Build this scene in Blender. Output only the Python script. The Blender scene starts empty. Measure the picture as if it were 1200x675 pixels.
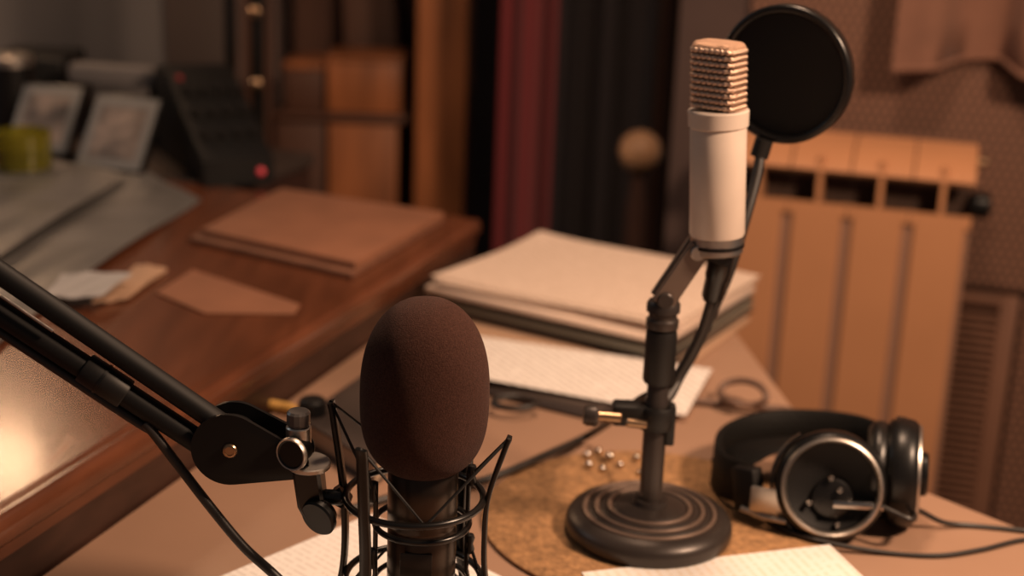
import bpy, bmesh, math, random
from mathutils import Vector, Matrix
random.seed(7)
SC = bpy.context.scene
COL = SC.collection
PI = math.pi
def V(*a): return Vector(a)

# ------------------------------------------------------------------ camera
F_PX = 1700.0
PITCH, ROLL = math.radians(17.0), math.radians(2.2)
CAM = V(0, 0, 1.26)
FWD = V(0, math.cos(PITCH), -math.sin(PITCH))
UP0 = V(0, math.sin(PITCH), math.cos(PITCH))
RGT = V(1, 0, 0) * math.cos(ROLL) + UP0 * math.sin(ROLL)
UPV = UP0 * math.cos(ROLL) - V(1, 0, 0) * math.sin(ROLL)
cam_data = bpy.data.cameras.new('camera')
cam = bpy.data.objects.new('camera', cam_data)
COL.objects.link(cam)
m = Matrix((RGT, UPV, -FWD)).transposed().to_4x4()
m.translation = CAM
cam.matrix_world = m
cam_data.sensor_width = 36.0
cam_data.lens = F_PX * 36.0 / 1200.0
cam_data.clip_start = 0.02
cam_data.dof.use_dof = True
cam_data.dof.focus_distance = 0.90
cam_data.dof.aperture_fstop = 3.8
SC.camera = cam

def _ray(px, py): return FWD + RGT * ((px - 600) / F_PX) - UPV * ((py - 337.5) / F_PX)
def on_z(px, py, z):
    d = _ray(px, py); return CAM + d * ((z - CAM.z) / d.z)
def on_y(px, py, y):
    d = _ray(px, py); return CAM + d * (y / d.y)

# ------------------------------------------------------------------ materials
def new_mat(name):
    mt = bpy.data.materials.new(name); mt.use_nodes = True
    nt = mt.node_tree
    return mt, nt, nt.nodes['Principled BSDF']
def mat(name, col, rough=0.5, metal=0.0, bump=0.0, scale=200.0, vary=0.0, vscale=20.0, sheen=0.0, coat=0.0, spec=None, trans=0.0, stretch=None, detail=4.0):
    mt, nt, b = new_mat(name)
    b.inputs['Base Color'].default_value = (*col, 1)
    b.inputs['Roughness'].default_value = rough
    b.inputs['Metallic'].default_value = metal
    if spec is not None: b.inputs['Specular IOR Level'].default_value = spec
    if sheen: b.inputs['Sheen Weight'].default_value = sheen
    if coat:
        b.inputs['Coat Weight'].default_value = coat; b.inputs['Coat Roughness'].default_value = 0.12
    if trans: b.inputs['Transmission Weight'].default_value = trans
    tc = nt.nodes.new('ShaderNodeTexCoord')
    src = tc.outputs['Object']
    if stretch:
        mp = nt.nodes.new('ShaderNodeMapping'); nt.links.new(src, mp.inputs['Vector'])
        mp.inputs['Rotation'].default_value = (0, 0, stretch[3]) if len(stretch) > 3 else (0, 0, 0)
        mp.inputs['Scale'].default_value = stretch[:3]; src = mp.outputs['Vector']
    if vary:
        n = nt.nodes.new('ShaderNodeTexNoise'); n.inputs['Scale'].default_value = vscale; n.inputs['Detail'].default_value = detail
        nt.links.new(src, n.inputs['Vector'])
        r = nt.nodes.new('ShaderNodeValToRGB')
        r.color_ramp.elements[0].position = 0.3; r.color_ramp.elements[1].position = 0.7
        r.color_ramp.elements[0].color = (*[c * (1 - vary) for c in col], 1)
        r.color_ramp.elements[1].color = (*[min(1, c * (1 + vary)) for c in col], 1)
        nt.links.new(n.outputs['Fac'], r.inputs['Fac']); nt.links.new(r.outputs['Color'], b.inputs['Base Color'])
    if bump:
        n2 = nt.nodes.new('ShaderNodeTexNoise'); n2.inputs['Scale'].default_value = scale; n2.inputs['Detail'].default_value = 3
        nt.links.new(src, n2.inputs['Vector'])
        bp = nt.nodes.new('ShaderNodeBump'); bp.inputs['Strength'].default_value = bump; bp.inputs['Distance'].default_value = 0.002
        nt.links.new(n2.outputs['Fac'], bp.inputs['Height']); nt.links.new(bp.outputs['Normal'], b.inputs['Normal'])
    return mt
def text_paper(name, col, ink, pitch, ang, duty=0.42, rough=0.7, box=None, margin=None):
    """paper printed with rows of text: bands across one axis broken up along the other"""
    mt, nt, b = new_mat(name)
    b.inputs['Roughness'].default_value = rough
    N, L = nt.nodes.new, nt.links.new
    tc = N('ShaderNodeTexCoord'); mp = N('ShaderNodeMapping'); L(tc.outputs['Object'], mp.inputs['Vector'])
    mp.inputs['Rotation'].default_value = (0, 0, ang)
    sx = N('ShaderNodeSeparateXYZ'); L(mp.outputs['Vector'], sx.inputs['Vector'])
    d = N('ShaderNodeMath'); d.operation = 'DIVIDE'; d.inputs[1].default_value = pitch; L(sx.outputs['Y'], d.inputs[0])
    fr = N('ShaderNodeMath'); fr.operation = 'FRACT'; L(d.outputs[0], fr.inputs[0])
    lt = N('ShaderNodeMath'); lt.operation = 'LESS_THAN'; lt.inputs[1].default_value = duty; L(fr.outputs[0], lt.inputs[0])
    fl = N('ShaderNodeMath'); fl.operation = 'FLOOR'; L(d.outputs[0], fl.inputs[0])
    mx = N('ShaderNodeMath'); mx.operation = 'MULTIPLY'; mx.inputs[1].default_value = 260.0; L(sx.outputs['X'], mx.inputs[0])
    cb = N('ShaderNodeCombineXYZ'); L(mx.outputs[0], cb.inputs['X'])
    m7 = N('ShaderNodeMath'); m7.operation = 'MULTIPLY'; m7.inputs[1].default_value = 7.31; L(fl.outputs[0], m7.inputs[0]); L(m7.outputs[0], cb.inputs['Y'])
    nz = N('ShaderNodeTexNoise'); nz.inputs['Scale'].default_value = 1.0; nz.inputs['Detail'].default_value = 2.0; L(cb.outputs[0], nz.inputs['Vector'])
    gt = N('ShaderNodeMath'); gt.operation = 'GREATER_THAN'; gt.inputs[1].default_value = 0.46; L(nz.outputs['Fac'], gt.inputs[0])
    mu = N('ShaderNodeMath'); mu.operation = 'MULTIPLY'; L(lt.outputs[0], mu.inputs[0]); L(gt.outputs[0], mu.inputs[1])
    mix = N('ShaderNodeMix'); mix.data_type = 'RGBA'
    mix.inputs['A'].default_value = (*col, 1); mix.inputs['B'].default_value = (*ink, 1)
    L(mu.outputs[0], mix.inputs['Factor']); L(mix.outputs['Result'], b.inputs['Base Color'])
    return mt
def perforated(name, col, hole, pitch):
    mt, nt, b = new_mat(name); N, L = nt.nodes.new, nt.links.new
    b.inputs['Roughness'].default_value = 0.65
    tc = N('ShaderNodeTexCoord'); sx = N('ShaderNodeSeparateXYZ'); L(tc.outputs['Object'], sx.inputs[0])
    def M(op, a, bb=None):
        n = N('ShaderNodeMath'); n.operation = op
        for i, v in enumerate((a, bb)):
            if v is None: continue
            if isinstance(v, (int, float)): n.inputs[i].default_value = v
            else: L(v, n.inputs[i])
        return n.outputs[0]
    u = M('DIVIDE', sx.outputs['X'], pitch); v = M('DIVIDE', sx.outputs['Z'], pitch)
    # staggered rows of round holes
    row = M('FLOOR', v); off = M('MULTIPLY', M('MODULO', M('ABSOLUTE', row), 2.0), 0.5)
    fu = M('SUBTRACT', M('FRACT', M('ADD', u, off)), 0.5); fv = M('SUBTRACT', M('FRACT', v), 0.5)
    r2 = M('ADD', M('MULTIPLY', fu, fu), M('MULTIPLY', fv, fv))
    h = M('LESS_THAN', r2, 0.09)
    mix = N('ShaderNodeMix'); mix.data_type = 'RGBA'
    mix.inputs['A'].default_value = (*col, 1); mix.inputs['B'].default_value = (*hole, 1)
    L(h, mix.inputs['Factor']); L(mix.outputs['Result'], b.inputs['Base Color'])
    return mt

M = {}
M['table'] = mat('beige_laminate', (0.355, 0.215, 0.145), 0.42, bump=0.04, scale=500, vary=0.05, vscale=9)
M['wood'] = mat('varnished_wood', (0.112, 0.037, 0.017), 0.25, bump=0.10, scale=140, vary=0.2, vscale=6, coat=0.25, stretch=(9, 1.2, 9, 0.33))
M['wood_edge'] = mat('shaded_wood_edge', (0.040, 0.017, 0.011), 0.45, bump=0.05, scale=90, vary=0.3, vscale=7, stretch=(9, 1.2, 9, 0.33))  # darker copy of the console wood; the face's shade is in this colour
M['black'] = mat('black_plastic', (0.006, 0.0057, 0.0057), 0.35, spec=0.4)
M['black_matte'] = mat('black_matte', (0.006, 0.0057, 0.0057), 0.55, spec=0.3)
M['black_metal'] = mat('black_coated_metal', (0.0075, 0.0065, 0.006), 0.28, spec=0.5)
M['rubber'] = mat('black_rubber', (0.008, 0.007, 0.0065), 0.5, spec=0.4)
M['chrome'] = mat('worn_chrome', (0.62, 0.56, 0.50), 0.22, 1.0)
M['silver'] = mat('satin_silver', (0.55, 0.50, 0.45), 0.38, 1.0)
M['smoke_knob'] = mat('smoky_knob_plastic', (0.10, 0.09, 0.085), 0.25)
M['foam'] = mat('brown_foam', (0.058, 0.025, 0.018), 0.95, bump=0.6, scale=1700, vary=0.35, vscale=900, sheen=0.05, spec=0.1)
M['mic_dark'] = mat('dark_bronze_body', (0.060, 0.045, 0.036), 0.33, 0.85)
M['mic_white'] = mat('cream_enamel', (0.66, 0.55, 0.47), 0.33, vary=0.04, vscale=40)
M['mesh'] = mat('nickel_mesh', (0.70, 0.50, 0.38), 0.36, 1.0, bump=0.4, scale=1500)
M['mesh_top'] = mat('fine_nickel_mesh', (0.62, 0.40, 0.28), 0.5, 0.85, bump=1.0, scale=1400)
M['mesh_core'] = mat('mesh_inner', (0.055, 0.034, 0.027), 0.6)
M['bronze'] = mat('gunmetal_base', (0.040, 0.031, 0.027), 0.36, 0.3, bump=0.03, scale=300)
M['arm_metal'] = mat('worn_arm_metal', (0.22, 0.165, 0.135), 0.35, 0.6)
M['pivot_black'] = mat('pivot_black', (0.0045, 0.004, 0.004), 0.45, spec=0.25)
M['plate_black'] = mat('cup_inner_black', (0.006, 0.0055, 0.0055), 0.6, spec=0.25)
M['pole'] = mat('gunmetal_pole', (0.050, 0.040, 0.036), 0.36, 0.4)
M['ring_line'] = mat('pale_ring', (0.20, 0.14, 0.11), 0.35, 0.5)  # paler than the base metal, so the ridges stand out
M['brass'] = mat('brass', (0.46, 0.30, 0.18), 0.3, 1.0)
M['cork'] = mat('brown_fibre_mat', (0.33, 0.175, 0.075), 0.85, bump=0.6, scale=260, vary=0.35, vscale=160)
M['paper_text'] = text_paper('printed_paper', (0.84, 0.80, 0.76), (0.72, 0.67, 0.63), 0.0062, 0.75)
M['paper_text2'] = text_paper('printed_script_page', (0.84, 0.80, 0.76), (0.78, 0.70, 0.61), 0.0075, 1.27)
M['paper_list'] = text_paper('printed_list_page', (0.78, 0.72, 0.67), (0.47, 0.41, 0.37), 0.009, 1.08, 0.3)
M['paper_stack'] = text_paper('typed_page', (0.70, 0.55, 0.45), (0.53, 0.40, 0.31), 0.0085, 1.08, 0.35)
M['sheaf_side'] = mat('sheaf_edges', (0.70, 0.55, 0.45), 0.8, vary=0.3, vscale=3, stretch=(1, 1, 400))
M['kraft'] = mat('kraft_paper', (0.40, 0.25, 0.16), 0.75, vary=0.08, vscale=25)
M['brown_paper'] = mat('brown_wrapping_paper', (0.235, 0.098, 0.052), 0.7, vary=0.12, vscale=18)
M['brown_paper2'] = mat('brown_pages', (0.17, 0.072, 0.040), 0.75, vary=0.25, vscale=9, stretch=(1, 12, 1, 0.5))
M['book_dark'] = mat('dark_book_cloth', (0.045, 0.030, 0.024), 0.6)
M['folder_grey'] = mat('grey_green_card', (0.16, 0.15, 0.12), 0.65)
M['folder_black'] = mat('black_folder', (0.030, 0.021, 0.019), 0.5)
M['pages'] = mat('page_block', (0.40, 0.29, 0.20), 0.8, vary=0.25, vscale=3, stretch=(1, 1, 500))
M['leather'] = mat('black_leather', (0.006, 0.0055, 0.005), 0.6, spec=0.15, bump=0.25, scale=350)
M['cushion'] = mat('black_cushion', (0.008, 0.007, 0.0065), 0.35, bump=0.12, scale=200)
M['cable'] = mat('dark_cable', (0.020, 0.016, 0.014), 0.45)
M['cable_brown'] = mat('brown_cable', (0.14, 0.080, 0.055), 0.55)
M['radiator'] = mat('cream_enamel_radiator', (0.52, 0.245, 0.120), 0.45, vary=0.04, vscale=8)
M['radiator_in'] = mat('radiator_inner_shade', (0.055, 0.030, 0.020), 0.7)  # shade inside the slots is put into this dark colour
M['radiator_gap'] = mat('radiator_gap_shade', (0.30, 0.165, 0.110), 0.6)  # recess shade between the sections, painted as a darker enamel
M['wall_perf'] = perforated('perforated_board', (0.195, 0.093, 0.058), (0.030, 0.016, 0.012), 0.0126)
M['wall_plain'] = mat('brown_board', (0.185, 0.088, 0.054), 0.6, vary=0.08, vscale=12)
M['wall_dark'] = mat('dark_brown_wall', (0.075, 0.046, 0.040), 0.8, vary=0.2, vscale=5)
M['wall_back'] = mat('brown_back_wall', (0.22, 0.15, 0.13), 0.8, vary=0.15, vscale=5)
M['wall_grey'] = mat('grey_wall', (0.125, 0.114, 0.112), 0.8, vary=0.10, vscale=4)
M['floor'] = mat('dark_floor', (0.040, 0.026, 0.020), 0.6, vary=0.2, vscale=8)
M['valance'] = mat('brown_cloth', (0.195, 0.092, 0.060), 0.9, vary=0.10, vscale=20, sheen=0.1)
M['red'] = mat('red_velvet', (0.165, 0.020, 0.024), 0.9, sheen=0.15)
M['dark_curtain'] = mat('black_curtain', (0.075, 0.062, 0.064), 0.95)
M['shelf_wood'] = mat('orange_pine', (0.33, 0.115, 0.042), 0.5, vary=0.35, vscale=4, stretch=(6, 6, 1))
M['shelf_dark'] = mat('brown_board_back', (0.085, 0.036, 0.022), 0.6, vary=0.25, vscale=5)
M['pale_wood'] = mat('pale_turned_wood', (0.66, 0.36, 0.19), 0.45, vary=0.1, vscale=30)
M['film'] = mat('grey_plastic_film', (0.115, 0.110, 0.106), 0.36, bump=0.6, scale=24, vary=0.35, vscale=9)
M['photo_border'] = mat('photo_white', (0.15, 0.148, 0.145), 0.45)
M['photo_pic'] = mat('photo_picture', (0.17, 0.135, 0.115), 0.35, vary=0.75, vscale=28)
M['white_card'] = mat('white_card', (0.34, 0.33, 0.33), 0.6)
M['orange_pl'] = mat('yellow_pen', (0.72, 0.42, 0.12), 0.35)
M['yellow_glass'] = mat('yellow_glass', (0.50, 0.46, 0.06), 0.10, trans=0.85)
M['red_led_off'] = mat('red_lens', (0.22, 0.03, 0.03), 0.3)
def glow(name, col, s):
    mt, nt, b = new_mat(name); b.inputs['Base Color'].default_value = (*col, 1)
    b.inputs['Emission Color'].default_value = (*col, 1); b.inputs['Emission Strength'].default_value = s
    return mt
M['led'] = glow('red_led', (0.70, 0.07, 0.09), 0.12)
M['clear'] = mat('clear_bead', (0.9, 0.8, 0.7), 0.05, trans=0.9)

# ------------------------------------------------------------------ mesh helpers
def link(o): COL.objects.link(o); return o
def obj(name, bm, mt, parent=None, smooth=True, ang=35):
    me = bpy.data.meshes.new(name)
    bmesh.ops.recalc_face_normals(bm, faces=bm.faces[:])
    bm.to_mesh(me); bm.free()
    for mm in (mt if isinstance(mt, (list, tuple)) else [mt]): me.materials.append(mm)
    if smooth:
        for p in me.polygons: p.use_smooth = True
        me.set_sharp_from_angle(angle=math.radians(ang))
    o = link(bpy.data.objects.new(name, me))
    if parent is not None:
        o.parent = parent; o.matrix_parent_inverse = Matrix.Translation(-world_loc(parent))
    return o
def world_loc(o):
    return o.location if o.parent is None else V(0, 0, 0) + world_loc(o.parent) * 0 + V(*o.get('_w', (0, 0, 0)))
def thing(name, label, cat, loc=(0, 0, 0), group=None):
    o = link(bpy.data.objects.new(name, None)); o.location = loc; o.empty_display_size = 0.02
    return tag(o, label, cat, group)
def tag(o, label, cat, group=None):
    o['label'] = label; o['category'] = cat
    if group: o['group'] = group
    return o
def struct(name, bm, mt, **k):
    o = obj(name, bm, mt, **k); o['kind'] = 'structure'; return o
def sub(name, bm, mt, part, **k):
    """a sub-part of a part whose own origin sits at the world origin"""
    o = obj(name, bm, mt, None, **k); o.parent = part
    root = part.parent
    o.matrix_parent_inverse = Matrix.Identity(4)
    return o
def NB(): return bmesh.new()

def frame(axis, hint=V(0, 0, 1)):
    a = axis.normalized()
    if abs(a.dot(hint)) > 0.95: hint = V(1, 0, 0) if abs(a.x) < 0.9 else V(0, 1, 0)
    u = hint.cross(a).normalized(); v = a.cross(u).normalized()
    return u, v, a
def add_box(bm, c, ex, ey, ez, hx, hy, hz, bevel=0.0, seg=2):
    """box about c with unit axes ex, ey, ez and half sizes"""
    vs = [bm.verts.new(c + ex * (hx * i) + ey * (hy * j) + ez * (hz * k)) for i in (-1, 1) for j in (-1, 1) for k in (-1, 1)]
    f = [(0, 1, 3, 2), (4, 6, 7, 5), (0, 4, 5, 1), (2, 3, 7, 6), (0, 2, 6, 4), (1, 5, 7, 3)]
    fs = [bm.faces.new([vs[i] for i in q]) for q in f]
    if bevel:
        es = list({e for q in fs for e in q.edges})
        bmesh.ops.bevel(bm, geom=es, offset=bevel, segments=seg, profile=0.5, affect='EDGES')
    return bm
X, Yx, Zx = V(1, 0, 0), V(0, 1, 0), V(0, 0, 1)
def box(x0, x1, y0, y1, z0, z1, bevel=0.0, seg=2):
    return add_box(NB(), V((x0 + x1) / 2, (y0 + y1) / 2, (z0 + z1) / 2), X, Yx, Zx, (x1 - x0) / 2, (y1 - y0) / 2, (z1 - z0) / 2, bevel, seg)
def add_lathe(bm, prof, c=V(0, 0, 0), axis=V(0, 0, 1), seg=48, hint=V(0, 0, 1)):
    u, v, a = frame(axis, hint) if abs(axis.normalized().z) < 0.999 else (X, Yx, axis.normalized())
    rings = []
    for r, h in prof:
        if r < 1e-6: rings.append([bm.verts.new(c + a * h)])
        else: rings.append([bm.verts.new(c + a * h + (u * math.cos(t) + v * math.sin(t)) * r) for t in [2 * PI * i / seg for i in range(seg)]])
    for A, B in zip(rings, rings[1:]):
        for i in range(seg):
            j = (i + 1) % seg
            if len(A) == 1 and len(B) == 1: continue
            if len(A) == 1: bm.faces.new((A[0], B[j], B[i]))
            elif len(B) == 1: bm.faces.new((A[i], A[j], B[0]))
            else: bm.faces.new((A[i], A[j], B[j], B[i]))
    return bm
def lathe(prof, c=V(0, 0, 0), axis=V(0, 0, 1), seg=48): return add_lathe(NB(), prof, c, axis, seg)
def cyl_prof(r, h0, h1, b=0.0008):
    return [(0, h0), (r - b, h0), (r, h0 + b), (r, h1 - b), (r - b, h1), (0, h1)]
def add_sweep(bm, pts, sec, closed=False, up=None, cap=True):
    """sweep a closed section [(u, v)] along pts; sec may be a function of the step"""
    n = len(pts); rings = []; prev = None
    for i, p in enumerate(pts):
        if closed: t = pts[(i + 1) % n] - pts[i - 1]
        else: t = pts[min(i + 1, n - 1)] - pts[max(i - 1, 0)]
        t.normalize()
        if up is not None: u = (up - t * up.dot(t)).normalized()
        elif prev is None: u = frame(t)[0]
        else: u = (prev - t * prev.dot(t)).normalized()
        prev = u; v = t.cross(u)
        s = sec(i / max(1, n - 1)) if callable(sec) else sec
        rings.append([bm.verts.new(p + u * a + v * b) for a, b in s])
    k = len(rings[0])
    for i in range(n if closed else n - 1):
        A, B = rings[i], rings[(i + 1) % n]
        for j in range(k):
            bm.faces.new((A[j], A[(j + 1) % k], B[(j + 1) % k], B[j]))
    if not closed and cap:
        bm.faces.new(rings[0][::-1]); bm.faces.new(rings[-1])
    return bm
def circ(r, k=12): return [(r * math.cos(2 * PI * i / k), r * math.sin(2 * PI * i / k)) for i in range(k)]
def rect(a, b, c=0.0004): return [(a, b - c), (a - c, b), (-a + c, b), (-a, b - c), (-a, -b + c), (-a + c, -b), (a - c, -b), (a, -b + c)]
def tube(pts, r, k=12, closed=False): return add_sweep(NB(), pts, circ(r, k), closed)
def spline(P, n=8, closed=False):
    """Catmull-Rom through the points"""
    out = []; L = len(P)
    for i in range(L if closed else L - 1):
        a, b, c, d = (P[(i - 1) % L] if closed or i else P[0] * 2 - P[1], P[i], P[(i + 1) % L], P[(i + 2) % L] if closed or i + 2 < L else P[-1] * 2 - P[-2])
        for k in range(n):
            t = k / n
            out.append(0.5 * ((2 * b) + (c - a) * t + (2 * a - 5 * b + 4 * c - d) * t * t + (3 * b - a - 3 * c + d) * t ** 3))
    if not closed: out.append(P[-1])
    return out
def circle_pts(c, r, axis=V(0, 0, 1), n=64, r2=None):
    u, v, a = (X, Yx, Zx) if abs(axis.normalized().z) > 0.999 else frame(axis)
    return [c + u * (r * math.cos(2 * PI * i / n)) + v * ((r2 or r) * math.sin(2 * PI * i / n)) for i in range(n)]
def add_prism(bm, poly, d, bevel=0.0, seg=2):
    """extrude a 3-D polygon by the vector d"""
    a = [bm.verts.new(p) for p in poly]; b = [bm.verts.new(p + d) for p in poly]
    n = len(poly); fs = [bm.faces.new(a[::-1]), bm.faces.new(b)]
    for i in range(n): fs.append(bm.faces.new((a[i], a[(i + 1) % n], b[(i + 1) % n], b[i])))
    if bevel:
        es = list(fs[0].edges) + list(fs[1].edges)
        bmesh.ops.bevel(bm, geom=es, offset=bevel, segments=seg, profile=0.5, affect='EDGES')
    return bm
def prism(poly, d, bevel=0.0, seg=2): return add_prism(NB(), poly, d, bevel, seg)
def sheet(c, u, v, hu, hv, z0, th=0.0004, bend=None, nu=16, nv=12):
    """a sheet of paper with thickness; bend(s, t) lifts it, s, t in -1..1"""
    bm = NB(); top = []; bot = []
    for i in range(nu + 1):
        rt, rb = [], []
        for j in range(nv + 1):
            s, t = -1 + 2 * i / nu, -1 + 2 * j / nv
            p = V(c.x, c.y, z0) + u * (hu * s) + v * (hv * t); h = bend(s, t) if bend else 0
            rb.append(bm.verts.new(p + Zx * h)); rt.append(bm.verts.new(p + Zx * (h + th)))
        top.append(rt); bot.append(rb)
    for i in range(nu):
        for j in range(nv):
            bm.faces.new((top[i][j], top[i + 1][j], top[i + 1][j + 1], top[i][j + 1]))
            bm.faces.new((bot[i][j], bot[i][j + 1], bot[i + 1][j + 1], bot[i + 1][j]))
    for i in range(nu):
        bm.faces.new((top[i][0], bot[i][0], bot[i + 1][0], top[i + 1][0])); bm.faces.new((top[i][nv], top[i + 1][nv], bot[i + 1][nv], bot[i][nv]))
    for j in range(nv):
        bm.faces.new((top[0][j], top[0][j + 1], bot[0][j + 1], bot[0][j])); bm.faces.new((top[nu][j], bot[nu][j], bot[nu][j + 1], top[nu][j + 1]))
    return bm
def local_origin(o, c, ang=0.0):
    """move a mesh object's origin to c and turn its own axes by ang, so that its material's object coordinates follow it"""
    mt = Matrix.Translation(c) @ Matrix.Rotation(ang, 4, 'Z')
    o.data.transform(mt.inverted()); o.matrix_world = mt
    return o

TZ = 0.75            # table top
# ------------------------------------------------------------------ the room
struct('floor', box(-2.6, 2.4, -0.6, 3.6, -0.05, 0.0), M['floor'], smooth=False)
struct('wall_back', box(-2.6, 0.40, 3.25, 3.35, 0, 2.5), M['wall_back'], smooth=False)
# grey wall far to the left behind the wooden console
struct('wall_left', box(-2.6, on_y(190, 60, 2.62).x, 2.62, 2.70, 0.0, 2.5), M['wall_grey'], smooth=False)

# the right wall: turned 16 degrees, faces the table; clad in perforated boards
WA = math.radians(16)
WD = V(math.cos(WA), -math.sin(WA), 0)       # along the wall, to the right
WN = V(-math.sin(WA), -math.cos(WA), 0)      # out of the wall, to the table
RR = on_y(1140, 250, 1.885)                  # upper right front corner of the radiator
RR0 = V(RR.x, RR.y, 0)
WO = RR0 - WN * 0.150                        # a point on the wall's face
WROT = -WA
def wbox(s0, s1, d0, d1, z0, z1, bevel=0.0):
    """box in the right wall's frame: s along it from the radiator's right edge, d out of it"""
    return add_box(NB(), WO + WD * ((s0 + s1) / 2) + WN * ((d0 + d1) / 2) + Zx * ((z0 + z1) / 2), WD, WN, Zx, (s1 - s0) / 2, (d1 - d0) / 2, (z1 - z0) / 2, bevel)
def wstruct(name, bm, mt, **k):
    o = struct(name, bm, mt, **k); return local_origin(o, WO, WROT)
SEAM_Z = 0.668
wstruct('wall_right', wbox(-0.44, 1.2, -0.10, -0.012, 0.0, 2.5), M['wall_dark'], smooth=False)
def wall_panel(name, s0, s1, z0, z1, mt):
    return wstruct(name, wbox(s0, s1, -0.012, 0.0, z0, z1, 0.0015), mt, smooth=False)
wall_panel('wall_right_upper_board', -0.335, 1.2, SEAM_Z + 0.003, 2.5, M['wall_perf'])
SV = 0.085
wall_panel('wall_right_lower_board', SV + 0.006, 1.2, 0.0, SEAM_Z - 0.003, M['wall_perf'])
wall_panel('wall_right_low_board', -0.335, -0.02, 0.0, SEAM_Z - 0.003, M['wall_plain'])

# slotted board low on the right wall, beside the radiator
t = thing('slotted_panel', 'brown slotted wall panel beside the radiator, below the perforated board', 'wall panel', WO + WD * 0.03 + Zx * 0.1)
bm = NB()
def wadd(bm, s0, s1, d0, d1, z0, z1, b=0.0):
    add_box(bm, WO + WD * ((s0 + s1) / 2) + WN * ((d0 + d1) / 2) + Zx * ((z0 + z1) / 2), WD, WN, Zx, (s1 - s0) / 2, (d1 - d0) / 2, (z1 - z0) / 2, b)
S0, S1 = -0.018, SV
wadd(bm, S0, S0 + 0.014, -0.012, 0.004, 0.02, SEAM_Z - 0.006, 0.001); wadd(bm, S1 - 0.026, S1, -0.012, 0.004, 0.02, SEAM_Z - 0.006, 0.001)
wadd(bm, S0 + 0.014, S1 - 0.026, -0.012, 0.004, SEAM_Z - 0.024, SEAM_Z - 0.006, 0.001); wadd(bm, S0 + 0.014, S1 - 0.026, -0.012, 0.004, 0.02, 0.05, 0.001)
obj('panel_frame', bm, M['wall_plain'], t)
bm = NB(); z = 0.06
while z < SEAM_Z - 0.030:
    wadd(bm, S0 + 0.014, S1 - 0.026, -0.010, 0.003, z, z + 0.0058, 0.0012); z += 0.0118
obj('slats', bm, M['wall_plain'], t)

# ------------------------------------------------------------------ radiator
t = thing('radiator', 'cream painted sectional radiator on the perforated wall right of the white microphone', 'radiator', RR0 - WD * 0.16 + Zx * 0.15)
ZT = RR.z + 0.006; PITCHR = 0.0815; DEP = 0.095
def radiator_section(k):
    """front plate, top head, inner web of one section"""
    s1 = -k * PITCHR; s0 = s1 - PITCHR; sc = (s0 + s1) / 2
    bm = NB(); base = 0.150; ZP = ZT - 0.012
    def P(s, d, z): return WO + WD * s + WN * d + Zx * z
    g = 0.0072
    # front plate with softly rounded vertical edges
    sec = [(s0 + g, base - 0.0055), (s0 + g, base - 0.003), (s0 + g + 0.003, base), (s1 - g - 0.003, base), (s1 - g, base - 0.003), (s1 - g, base - 0.0055)]
    add_prism(bm, [P(s, d, 0.20) for s, d in sec], Zx * (ZP - 0.20), 0.0)
    wadd(bm, s0 + .0006, s1 - .0006, base - 0.0052, base - 0.0006, ZP - 0.018, ZP)
    # top head: rises towards the wall and overhangs the slot
    prof = [(base - 0.006, ZT + 0.028), (base - 0.001, ZT + 0.033), (base - 0.012, ZT + 0.044), (base - 0.045, ZT + 0.062), (base - DEP, ZT + 0.070), (base - DEP, ZT + 0.056), (base - 0.045, ZT + 0.046)]
    e = 0.0012
    add_prism(bm, [P(s0 + e, d, z) for d, z in prof], WD * (PITCHR - 2 * e), 0.0)
    # web between plate and head, and the back plate
    wadd(bm, sc - 0.0035, sc + 0.0035, base - DEP, base - 0.003, 0.18, ZT + 0.050)
    return bm
for k in range(4):
    obj('radiator_section', radiator_section(k), M['radiator'], t)
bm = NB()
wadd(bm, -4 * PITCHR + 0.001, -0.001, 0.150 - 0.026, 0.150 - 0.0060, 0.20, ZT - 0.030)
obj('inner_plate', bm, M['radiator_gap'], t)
bm = NB()
wadd(bm, -4 * PITCHR + 0.004, -0.004, 0.150 - 0.075, 0.150 - 0.050, 0.20, ZT + 0.012)
obj('water_tube', bm, M['radiator_in'], t)
bm = NB()
add_lathe(bm, [(0, -.004), (0.016, -.004), (0.018, 0.004), (0.018, 0.020), (0.012, 0.024), (0, 0.024)], WO + WD * 0.0 + WN * 0.105 + Zx * (ZT - 0.004), WD, 20)
obj('end_cap', bm, M['black'], t)
bm = NB()
add_lathe(bm, [(0, 0), (0.006, 0), (0.006, 0.012), (0.004, 0.014), (0, 0.014)], WO + WD * 0.0 + WN * 0.08 + Zx * (ZT + 0.05), WD, 16)
obj('bleed_valve', bm, M['brass'], t)
for s in (-0.05, -0.27):
    bm = NB(); wadd(bm, s - 0.012, s + 0.012, 0.001, 0.072, 0.45, 0.47)
    obj('wall_bracket', bm, M['radiator_in'], t)

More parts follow.
